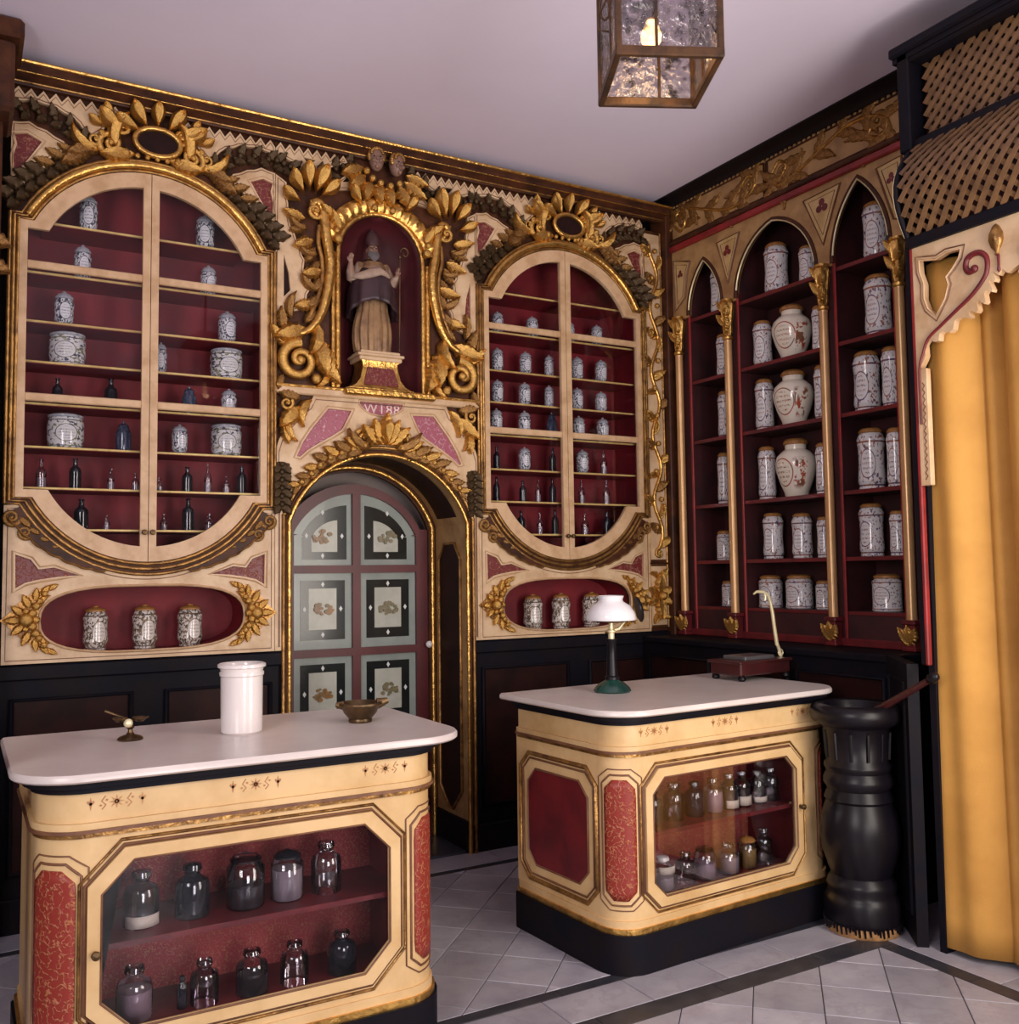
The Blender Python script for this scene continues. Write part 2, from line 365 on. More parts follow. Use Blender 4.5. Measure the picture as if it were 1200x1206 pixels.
# floor tiles: diagonal fields, dark strips and border rows
def clip(poly, x0, x1, y0, y1):
    for ax, lim, sg in ((0, x0, 1), (0, x1, -1), (1, y0, 1), (1, y1, -1)):
        out = []
        for i in range(len(poly)):
            p, q = poly[i-1], poly[i]; a = (p[ax]-lim)*sg; b = (q[ax]-lim)*sg
            if (a >= 0) != (b >= 0):
                t = a/(a-b); out.append((p[0]+(q[0]-p[0])*t, p[1]+(q[1]-p[1])*t))
            if b >= 0: out.append(q)
        poly = out
        if len(poly) < 3: return []
    return poly
rest = MB(); ntile = [0]
def addtile(poly, mat=TILE, name='floor_tile', g=.0016):
    if len(poly) < 3: return
    A = abs(sum(poly[i-1][0]*poly[i][1]-poly[i][0]*poly[i-1][1] for i in range(len(poly))))/2
    if A < .0006: return
    cx = sum(p[0] for p in poly)/len(poly); cy = sum(p[1] for p in poly)/len(poly)
    L = inset(poly, g); top = inset(poly, g+.0015)
    mb = MB(); n = len(L); dz = random.uniform(-.0006, .0006)
    loc = [(p[0]-cx, p[1]-cy) for p in L]; lt = [(p[0]-cx, p[1]-cy) for p in top]
    vs = [(p[0], p[1], -.02) for p in loc]+[(p[0], p[1], -.0015+dz) for p in loc]+[(p[0], p[1], dz) for p in lt]
    fs = [list(range(n))[::-1], [2*n+i for i in range(n)]]
    for i in range(n):
        j = (i+1) % n; fs += [(i, j, j+n, i+n), (i+n, j+n, j+2*n, i+2*n)]
    far = cy < -3.0 or cx < -3.3
    if far and mat is TILE: rest.add([(a+cx, b+cy, c) for a, b, c in vs], fs); return
    mb.add(vs, fs); ntile[0] += 1
    part(name, mb, mat, floor, 0, loc=(cx, cy, 0))
def diag(x0, x1, y0, y1, a0, b0, st=.30):
    for i in range(-40, 40):
        for j in range(-40, 40):
            d0 = a0+st*i; s0 = b0+st*j   # x-y = d, x+y = s
            P = [((d+s)/2, (s-d)/2) for d, s in ((d0, s0), (d0+st, s0), (d0+st, s0+st), (d0, s0+st))]
            if max(p[0] for p in P) < x0 or min(p[0] for p in P) > x1 or max(p[1] for p in P) < y0 or min(p[1] for p in P) > y1: continue
            addtile(clip(P, x0, x1, y0, y1))
def row(x0, x1, y0, y1, st, ph=0, vert=False):
    a, b = (y0, y1) if vert else (x0, x1); t = a+ph-st
    while t < b:
        l, h = max(t, a), min(t+st, b)
        if h-l > .01: addtile([(x0, l), (x1, l), (x1, h), (x0, h)] if vert else [(l, y0), (h, y0), (h, y1), (l, y1)])
        t += st
diag(-5.0, .26, -1.50, -.235, .285, -2.65)
row(-5.0, .26, -.19, .45, .42)
diag(-5.0, -.60, -6.3, -1.815, .60, -2.65)
row(-5.0, -.53, -1.725, -1.55, .31, .04)
row(-.53, .26, -6.3, -1.55, .34, .0, True)
for x0, x1, y0, y1, v in ((-5.0, .26, -.235, -.19, 0), (-5.0, .26, -1.55, -1.50, 0), (-5.0, -.53, -1.815, -1.725, 0), (-.60, -.53, -6.3, -1.815, 1)):
    t = y0 if v else x0; e = y1 if v else x1
    while t < e-.01:
        h = min(t+.46, e); addtile([(x0, t), (x1, t), (x1, h), (x0, h)] if v else [(t, y0), (h, y0), (h, y1), (t, y1)], STRIP, 'dark_strip', .0008); t += .46
ro = part('distant_tiles', rest, TILE, floor, 0); ro['kind'] = 'stuff'

# back cornice, dado
prof = [(0, 3.322), (.026, 3.322), (.030, 3.334), (.038, 3.338), (.055, 3.35), (.075, 3.36), (.075, 3.372), (.088, 3.385), (.088, 3.40), (0, 3.40)]
def runx(prof, x0, x1): 
    mb = MB(); n = len(prof)
    mb.add([(x, -p[0], p[1]) for x in (x0, x1) for p in prof], [list(range(n)), [n+i for i in range(n)][::-1]]+[(i, (i+1) % n, n+(i+1) % n, n+i) for i in range(n)]); return mb
cor = struct('trim_1', runx(prof, -3.36, -.03), BROWN)
part('gilt_fillet', MB().tube([(-3.36, -.088, 3.392), (-.03, -.088, 3.392)], .008), GOLD, cor)
part('gilt_fillet', MB().tube([(-3.36, -.066, 3.362), (-.03, -.066, 3.362)], .007), GOLD, cor)
part('gilt_fillet', MB().tube([(-3.36, -.036, 3.332), (-.03, -.036, 3.332)], .005), OLDGOLD, cor)
def dado(name, x0, x1, npan):
    d = struct(name, MB().box(x0, x1, .0, .05, 0, 1.02), EBON, 0)
    part('skirting', MB().box(x0, x1, -.02, .0, 0, .13, .004), EBON, d); part('rail', MB().box(x0, x1, -.018, .0, .955, 1.015, .006), EBON, d)
    wd = (x1-x0)/npan
    for i in range(npan):
        a, b = x0+i*wd+.07, x0+(i+1)*wd-.07
        part('panel', MB().slab([(a, .22), (b, .22), (b, .88), (a, .88)], (), 0, .004), PANEL, d)
        part('panel_moulding', MB().utube([(a, .22), (b, .22), (b, .88), (a, .88)], .012, .006, 6, True), EBON, d, 60)
dado('trim_2', -3.36, -2.215, 2); dado('trim_3', -1.295, -.02, 2)

# ------------------------------------------------------------------ carved ornament prototypes
def leaf_mb(W=.56, lob=5, bulge=.22, curl=.22, bend=0.0, n=14, ser=.13, pw=.8):
    mb = MB(); p = Vector((0, 0)); top = []; bot = []
    for i in range(n+1):
        t = i/n; a = bend*t
        if i: p = p + Vector((cos(a), sin(a)))/n
        hw = W/2*max(.02, sin(pi*min(1, t**pw)))**.8*(1+ser*cos(2*pi*lob*t)) if 0 < i < n else W*.06
        nn = Vector((-sin(a), cos(a)))
        for s in (-1, -.55, 0, .55, 1):
            q = p+nn*(hw*s); h = bulge*(1-s*s)*(.35+.65*sin(pi*t)) - (.05*bulge/.13 if s == 0 else 0) + curl*t*t + .02*cos(2*pi*lob*t)*abs(s)
            top.append((q.x, -h-.02, q.y))
        for s in (-1, 1):
            q = p+nn*(hw*s); bot.append((q.x, -(max(0, curl*t*t-.10)-.01), q.y))
    m = len(top); vs = top+bot; fs = []
    for i in range(n):
        for j in range(4): a = i*5+j; fs.append((a, a+1, a+6, a+5))
        b = m+i*2; fs += [(b, b+1, b+3, b+2), (i*5, i*5+5, b+2, b), (i*5+4, b+1, b+3, i*5+9)]
    fs += [(0, 1, 2, 3, 4, m+1, m), tuple(n*5+k for k in (4, 3, 2, 1, 0))+(m+2*n, m+2*n+1)]
    mb.add(vs, fs); return mb
ME = {}
for key, mat_, kw in (('gold_leaf', GOLD, dict()), ('gold_lobe', GOLD, dict(W=.56, lob=0, bulge=.32, curl=.40, ser=0, pw=1.7)), ('gold_bend', GOLD, dict(W=.36, lob=4, bend=1.5, bulge=.22, ser=.07)),
                      ('old_leaf', OLDGOLD, dict()), ('old_bend', OLDGOLD, dict(W=.36, lob=4, bend=1.2, bulge=.22, ser=.07)), ('old_lobe', OLDGOLD, dict(W=.5, lob=0, ser=0, bulge=.28, pw=1.7)),
                      ('dark_leaf', DARKLEAF, dict(W=.72, lob=3, bulge=.26, curl=.4)), ('tan_bend', OLDGOLD, dict(W=.34, lob=3, bend=.75, bulge=.10, curl=.05, ser=.08)),
                      ('brown_bend', BROWN, dict(W=.34, lob=5, bend=1.1, bulge=.12))):
    ME[key] = mesh(key, leaf_mb(**kw), mat_, 50)
def scroll_mb(turns=1.6, r0=.5, tube=.17, n=34):
    pts = []; rad = []
    for i in range(n+1):
        t = i/n; a = 2*pi*turns*t; r = r0*(1-t)**.8+.02
        pts.append((r*cos(a), -(.10+.22*t), r*sin(a))); rad.append(tube*(1-.62*t))
    mb = MB().tube(pts, rad, 8); mb.ball((0, -.30, 0), .13, 8, 6); return mb
ME['gold_scroll'] = mesh('gold_scroll', scroll_mb(), GOLD, 60)
ME['old_scroll'] = mesh('old_scroll', scroll_mb(), OLDGOLD, 60)
ME['gold_bead'] = mesh('gold_bead', MB().ball((0, -.3, 0), .5, 8, 6), GOLD, 60)
ME['dark_bead'] = mesh('dark_bead', MB().ball((0, -.3, 0), .5, 8, 6), DARKLEAF, 60)
def orn(parent, key, u, v, ang, size, name=None, flip=False, w=.02, sx=1.0):
    nm = name or {'leaf': 'acanthus_leaf', 'bend': 'curling_leaf', 'lobe': 'shell_lobe', 'scroll': 'scroll', 'bead': 'bead'}[key.split('_')[1]]
    size *= {'leaf': 1.28, 'bend': 1.28, 'lobe': 1.15}.get(key.split('_')[1], 1.0)
    s = (size*sx, size, size if not flip else -size)
    return link(nm, ME[key], parent, (u, -w, v), (0, -radians(ang), 0), s)
def orn2(parent, key, u, v, ang, size, **k):      # mirrored pair about u = 0
    orn(parent, key, u, v, ang, size, **k)
    k = dict(k); k['flip'] = not k.get('flip', False)
    orn(parent, key, -u, v, 180-ang, size, **k)
def along(pts, n, t0=0.0, t1=1.0):
    P = [Vector(p) for p in smoothp(pts, 8)]; d = [0]
    for i in range(1, len(P)): d.append(d[-1]+(P[i]-P[i-1]).length)
    out = []
    for k in range(n):
        s = d[-1]*(t0+(t1-t0)*(k/(n-1) if n > 1 else 0)); i = max(1, next((q for q in range(len(d)) if d[q] >= s-1e-9), len(d)-1))
        f = (s-d[i-1])/max(1e-9, d[i]-d[i-1]); q = P[i-1].lerp(P[i], f); tg = P[i]-P[i-1]
        out.append((q.x, q.y, math.degrees(atan2(tg.y, tg.x))))
    return out

# ------------------------------------------------------------------ arched display cabinets on the back wall
def outline(hs, ea, n=22):
    R = .43+ea; zct = 2.56; zcb = 1.906; zt = 2.745+ea*.5; zb = 1.70-ea*.5
    at = math.asin(min(1, (zt-zct)/R)); ab = math.asin(min(1, (zcb-zb)/R))
    return [(hs, zb), (hs, zt)]+arc(0, zct, R, at, pi-at, n)+[(-hs, zt), (-hs, zb)]+arc(0, zcb, R, pi+ab, 2*pi-ab, n)
def halfop(hs, ea, u0, n=14):   # right half of the outline, cut at u = u0
    R = .43+ea; zct = 2.56; zcb = 1.906; zt = 2.745+ea*.5; zb = 1.70-ea*.5
    at = math.asin((zt-zct)/R); ab = math.asin((zcb-zb)/R)
    return [(hs, zb), (hs, zt)]+arc(0, zct, R, at, math.acos(u0/R), n)+arc(0, zcb, R, 2*pi-math.acos(u0/R), 2*pi-ab, n)
def stadium(a, z0, z1, n=36):
    zc = (z0+z1)/2; b = (z1-z0)/2; out = []
    for i in range(n):
        t = 2*pi*i/n; c, s_ = cos(t), sin(t)
        out.append((a*abs(c)**.62*(1 if c >= 0 else -1), zc+b*abs(s_)**.80*(1 if s_ >= 0 else -1)))
    return out
def bandpoly(pts): return pts
def make_cabinet(cx, label):
    t = thing('arched_cabinet', label, 'cabinet', (cx, 0, 0), 0, 'carved arched display cabinets on the back wall')
    op = outline(.505, .085); oval = stadium(.40, 1.05, 1.318)
    part('backing_board', MB().slab([(-.53, 1.0), (.53, 1.0), (.53, 3.34), (-.53, 3.34)], [op, oval], -.025, 0.0), BROWN, t, 0)
    lin = MB().box(-.52, .52, .24, .26, 1.36, 3.08).box(-.52, -.5, .02, .24, 1.36, 3.08).box(.5, .52, .02, .24, 1.36, 3.08).box(-.52, .52, .02, .26, 3.08, 3.10).box(-.52, .52, .02, .26, 1.36, 1.385)
    part('lining', lin, LINING, t, 0, label='red cloth lined interior')
    for i, z in enumerate(SH[:-1]):
        hw = .49
        if z > 2.745: hw = sqrt(max(.01, .47**2-(z-2.56)**2))
        if z < 1.70: hw = sqrt(max(.01, .45**2-(1.906-z)**2))
        s = part('shelf', MB().box(-hw, hw, .045, .24, z-.010, z), LINING, t, 0)
        part('shelf_edge', MB().box(-hw, hw, .037, .045, z-.008, z+.001, .002), YELLOWEDGE, s, 0, label='gilt front edge')
    # mouldings round the glazed opening
    part('frame_moulding', MB().slab(outline(.532, .118), [outline(.497, .066)], 0.0, .022), BROWN, t)
    part('gilt_moulding', MB().utube(outline(.500, .071), .0075, .024, 8, True), OLDGOLD, t, 60)
    part('gilt_moulding', MB().utube(outline(.515, .092), .0085, .026, 8, True), OLDGOLD, t, 60)
    part('gilt_moulding', MB().utube(outline(.530, .114), .0075, .024, 8, True), OLDGOLD, t, 60)
    R = .535; at = math.asin((2.80-2.56)/R)
    part('gilt_arch_moulding', MB().utube(arc(0, 2.56, R-.012, at, pi-at, 30), .017, .030, 8), GOLD, t, 60, label='broad gilded moulding over the arch')
    # doors
    for sg, knob in ((-1, .012), (1, .012)):
        f = halfop(.495, .062, .0015); g = halfop(.465, 0.0, .032)
        if sg < 0: f = mir(f); g = mir(g)
        d = part('cabinet_door', MB().slab(f, [g], .004, .026), STILE, t)
        part('glass_pane', MB().slab(g, (), .010, .013), PANE, d, 0)
        a, b = (.03, .467) if sg > 0 else (-.467, -.03)
        for z in (2.585, 2.052): part('glazing_bar', MB().box(a, b, -.024, -.006, z, z+.032, .004), STILE, d)
        part('knob', MB().lathe([(0, 0), (.006, 0), (.006, .01), (.012, .016), (.009, .024), (0, .026)], 10), BRASS, d, loc=(sg*.016, -.026, 1.535), rot=(pi/2, 0, 0))
    # cream fretwork below: oval niche, red corner insets
    R = .43+.118; a0 = math.asin((1.906-1.641)/R)
    low = [(-.53, 1.02), (.53, 1.02), (.53, 1.636)]+arc(0, 1.906, R+.002, 2*pi-a0, pi+a0, 26)+[(-.53, 1.636)]
    redR = [(.487, 1.445), (.433, 1.425), (.405, 1.386), (.35, 1.393), (.256, 1.361), (.33, 1.357), (.40, 1.347), (.45, 1.335), (.485, 1.314)]
    redL = mir(redR)
    part('cream_apron', MB().slab(low, [oval, redR, redL], 0, .020), CREAM, t)
    part('painted_line', MB().utube(inset(low, .014), .0024, .020, 5, True), LINE, t, 60)
    part('oval_rim', MB().utube(oval, .006, .020, 6, True), STILE, t, 60)
    for r_ in (redR, redL):
        part('red_inset', MB().slab(inset(r_, -.004), (), .0005, .007), INSET, t, 0)
        part('inset_bead', MB().utube(inset(r_, -.010), .0035, .021, 6, True), STILE, t, 60)
    nl = MB(); n = len(oval); ov = inset(oval, -.002)
    vs = [(p[0], -.0, p[1]) for p in ov]+[(p[0], .20, p[1]) for p in ov]+[(p[0], .215, p[1]) for p in ov]+[(p[0]*1.02, .0, 1.184+(p[1]-1.184)*1.05) for p in ov]+[(p[0]*1.02, .215, 1.184+(p[1]-1.184)*1.05) for p in ov]
    fs = [[n+i for i in range(n)]]+[[4*n+i for i in range(n)][::-1]]
    for i in range(n):
        j = (i+1) % n; fs += [(i, j, n+j, n+i), (3*n+i, i, j, 3*n+j)[::-1], (3*n+i, 3*n+j, 4*n+j, 4*n+i)]
    nl.add(vs, fs); part('oval_niche', nl, LINING, t, 35, label='red lined oval niche'); 
    part('niche_floor', MB().box(-.30, .30, .0, .20, 1.045, 1.0495), DKRED, t, 0)
    # gilded corner clusters beside the oval
    for sg in (1, -1):
        fl = sg < 0
        def oo(key, u, v, a, s, **k): orn(t, key, sg*u, v, a if sg > 0 else 180-a, s, flip=(fl != k.pop('fp', False)), **k)
        GP = [(.538, 1.19), (.50, 1.222), (.472, 1.258), (.44, 1.285), (.40, 1.310), (.362, 1.327), (.385, 1.27), (.40, 1.23), (.407, 1.19), (.40, 1.15), (.385, 1.105), (.358, 1.058), (.40, 1.075), (.44, 1.10), (.472, 1.125), (.50, 1.158)]
        part('gilt_ground', MB().slab(GP if sg > 0 else mir(GP), (), .016, .026), OLDGOLD, t)
        for u, v, a, z_ in ((.462, 1.19, 0, .062), (.452, 1.207, 40, .060), (.452, 1.173, -40, .060), (.432, 1.235, 62, .060), (.432, 1.145, -62, .060), (.415, 1.262, 95, .052), (.415, 1.118, -95, .052), (.395, 1.283, 125, .050), (.395, 1.097, -125, .050), (.372, 1.306, 150, .042), (.372, 1.074, -150, .042)): oo('gold_leaf', u, v, a, z_*.80, w=.024)
        for u, v, z_ in ((.447, 1.19, .055), (.425, 1.215, .034), (.425, 1.165, .034), (.412, 1.19, .030), (.413, 1.243, .032), (.413, 1.137, .032), (.40, 1.262, .026), (.40, 1.118, .026), (.383, 1.29, .026), (.383, 1.09, .026), (.448, 1.225, .024), (.448, 1.155, .024)): oo('gold_bead', u, v, 0, z_, w=.030)
        oo('gold_bend', .405, 1.225, 80, .062, w=.02); oo('gold_bend', .405, 1.155, -80, .062, w=.02, fp=True)
        # carved leaf scrolls under the lower arc
        oo('old_scroll', .503, 1.588, 200, .062, w=.02); oo('old_scroll', .455, 1.530, 215, .050, w=.02)
        bi = [(R*.999*cos(2*pi-q), 1.906+R*.999*sin(2*pi-q)) for q in [a0+.02+(1.25-a0)*k/24 for k in range(25)]]
        bo = [((R+.052*(1-k/24)**.8+.004+.007*abs(sin(k*.9)))*cos(2*pi-q), 1.906+(R+.052*(1-k/24)**.8+.004+.007*abs(sin(k*.9)))*sin(2*pi-q)) for k, q in enumerate([a0+.02+(1.25-a0)*k/24 for k in range(25)])]
        BB = bi+bo[::-1]
        part('carved_border', MB().slab(BB if sg > 0 else mir(BB), (), .016, .034), BROWN, t); part('gilt_edge', MB().utube([(sg*p[0], p[1]) for p in bo], .005, .034, 6), OLDGOLD, t, 60)
        for k in (2, 5, 8, 11): oo('old_leaf', (bi[k][0]*.6+bo[k][0]*.4), (bi[k][1]*.6+bo[k][1]*.4), 232-4*k, .050-.0025*k, w=.03)
        # large red spandrel inset in cream, top corner
        A = [(.304, 3.087), (.322, 3.10), (.341, 3.126), (.372, 3.138), (.404, 3.158), (.437, 3.165), (.467, 3.181), (.5, 3.172), (.53, 3.168), (.53, 2.882), (.517, 2.912), (.500, 2.926), (.478, 2.922), (.462, 2.932), (.452, 2.962), (.432, 2.972), (.418, 3.0), (.388, 3.008), (.392, 3.04), (.373, 3.068), (.335, 3.07)]
        hA = [(.42, 3.107), (.475, 3.132), (.519, 3.12), (.509, 3.08), (.522, 3.03), (.519, 2.966), (.488, 2.995), (.455, 3.047)]
        B = list(reversed(teeth(.125, .53, 3.288, 9, .030)))+[(.14, 3.262), (.17, 3.235), (.2, 3.2), (.235, 3.168), (.262, 3.183), (.285, 3.215), (.31, 3.236), (.34, 3.245), (.37, 3.262), (.41, 3.265), (.45, 3.272), (.49, 3.262), (.53, 3.258)]
        hB = [(.185, 3.262), (.225, 3.262), (.205, 3.235)]
        Cc = [(.245, 3.095), (.29, 3.125), (.315, 3.15), (.345, 3.172), (.33, 3.19), (.3, 3.17), (.27, 3.15)]
        for P, H, nm in ((A, hA, 'cream_spandrel'), (B, hB, 'cream_frieze')):
            if sg < 0: P = mir(P); H = mir(H)
            part(nm, MB().slab(P, [H], 0, .018), CREAM, t); part('painted_line', MB().utube(inset(P, .009), .0022, .018, 5, True), LINE, t, 60)
            part('red_inset', MB().slab(inset(H, -.003), (), .0005, .006), INSET, t, 0)
            if nm == 'cream_spandrel': part('inset_bead', MB().utube(inset(H, -.009), .0035, .018, 6, True), STILE, t, 60)
        for q, (u, v, a) in enumerate(along([(.25, 3.121), (.298, 3.172), (.372, 3.215), (.454, 3.228), (.53, 3.222)], 11)):
            oo('dark_leaf', u, v, a+(55 if q % 2 else -55), .045, name='garland_leaf', w=.012)
            if q % 2: oo('dark_bead', u, v, 0, .026, name='garland_berry', w=.012)
        for q, (u, v, a) in enumerate(along([(.29, 3.085), (.35, 3.045), (.41, 2.985), (.47, 2.93), (.515, 2.88)], 7)):
            oo('dark_leaf' if q > 2 else 'old_leaf', u, v, a+48, .062, name='arch_leaf', w=.016); oo('dark_leaf', u-.012, v-.012, a-8, .055, name='arch_leaf', w=.016)
        # shell crest: C scrolls and leaves each side
        oo('gold_scroll', .165, 3.15, 250, .10, w=.016); oo('gold_bend', .20, 3.115, -10, .12, w=.016); oo('gold_bend', .14, 3.135, 60, .13, w=.03)
        oo('old_leaf', .22, 3.135, -30, .10); oo('old_leaf', .255, 3.11, -42, .10); oo('gold_lobe', .11, 3.20, 35, .11, w=.03); oo('gold_bead', .105, 3.125, 0, .035)
        oo('gold_bead', .145, 3.20, 0, .03); oo('gold_leaf', .07, 3.125, -12, .11); oo('gold_scroll', .125, 3.225, 80, .065, w=.03); oo('gold_scroll', .225, 3.155, 120, .055, w=.024); oo('gold_lobe', .15, 3.245, 60, .07, w=.024); oo('gold_lobe', .185, 3.215, 25, .065, w=.024); oo('old_scroll', .30, 3.085, 200, .045, w=.02); oo('gold_bead', .20, 3.185, 0, .03, w=.03)
    for q in range(5):
        a = 22+136*q/4; orn(t, 'gold_lobe', .02+.070*cos(radians(a)), 3.205+.045*sin(radians(a)), a, .100 if q != 2 else .092, w=.03)
    ring = [(.02+.092*cos(2*pi*i/28), 3.188+.060*sin(2*pi*i/28)) for i in range(28)]
    part('cartouche', MB().slab(ring, (), .018, .040), PANEL, t); part('cartouche_ring', MB().utube(ring, .0125, .042, 8, True), GOLD, t, 60)
    for q in range(5): orn(t, 'gold_bead', -.06+.04*q, 3.118, 0, .024, w=.03)
    return t
SH = [2.80, 2.59, 2.39, 2.225, 2.055, 1.88, 1.715, 1.548, 1.385]
LX, RX = -2.80, -.715
make_cabinet(LX, 'arched glazed cabinet with cream and gilt carving, left of the arched doorway')
make_cabinet(RX, 'arched glazed cabinet with cream and gilt carving, right of the doorway by the corner')

# ------------------------------------------------------------------ central bay: niche above, arched doorway below
NX = -1.755
def archout(hw, R, zc, zsh, zbot, n=24):   # opening with small shoulders
    a = math.asin((zsh-zc)/R)
    return [(hw, zbot), (hw, zsh)]+arc(0, zc, R, a, pi-a, n)+[(-hw, zsh), (-hw, zbot)]
nopen = [(.217, 2.215)]+arc(0, 2.852, .217, 0, pi, 20)+[(-.217, 2.215)]
dopen = archout(.447, .473, 1.44, 1.592, -.01)
doutl = archout(.475, .505, 1.44, 1.62, -.02)
t = thing('niche_altarpiece', 'cream and gilt carved niche surround between the two arched cabinets', 'niche', (NX, 0, 0))
part('backing_board', MB().slab([(-.512, 2.17), (.512, 2.17), (.512, 3.34), (-.512, 3.34)], [[(p[0]*1.03, 2.20 if p[1] < 2.22 else 2.852+(p[1]-2.852)*1.03) for p in nopen]], -.02, 0.0), BROWN, t, 0)
# niche lining: half-oval plan with quarter dome
nm = MB(); K = 14
def npt(a, z): return (-.217*cos(a), .205*sin(a), z)
rows = []
for z in (2.215, 2.4, 2.6, 2.852): rows.append([npt(pi*i/K, z) for i in range(K+1)])
for j in range(1, 7):
    b = pi/2*j/6*.98; rows.append([(-.217*cos(pi*i/K)*cos(b), .205*sin(pi*i/K)*cos(b), 2.852+.217*sin(b)) for i in range(K+1)])
vs = [p for r in rows for p in r]; fs = [(a*(K+1)+i, a*(K+1)+i+1, (a+1)*(K+1)+i+1, (a+1)*(K+1)+i) for a in range(len(rows)-1) for i in range(K)]
nm.add(vs, fs); nm.add([npt(pi*i/K, 2.215) for i in range(K+1)], [list(range(K+1))])
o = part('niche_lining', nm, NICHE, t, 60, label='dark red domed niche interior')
so = o.modifiers.new('solid', 'SOLIDIFY'); so.thickness = .012; so.offset = 0
part('sill', MB().box(-.512, .512, -.035, .0, 2.165, 2.205, .006), CREAM, t)
part('gilt_sill_moulding', MB().box(-.20, .26, -.065, .02, 2.178, 2.213, .008).tube([(-.512, -.036, 2.202), (.512, -.036, 2.202)], .007), GOLD, t)
part('niche_moulding', MB().utube(nopen, .013, .010, 8), GOLD, t, 60)
part('niche_moulding', MB().utube([(p[0]*1.11, 2.215 if p[1] < 2.22 else 2.852+(p[1]-2.852)*1.10) for p in nopen[:1]+[(.217, 2.85)]], .012, .012, 8), GOLD, t, 60)
part('niche_moulding', MB().utube([(-p[0]*1.11, p[1]) for p in [(.217, 2.215), (.217, 2.85)]], .012, .012, 8), GOLD, t, 60)
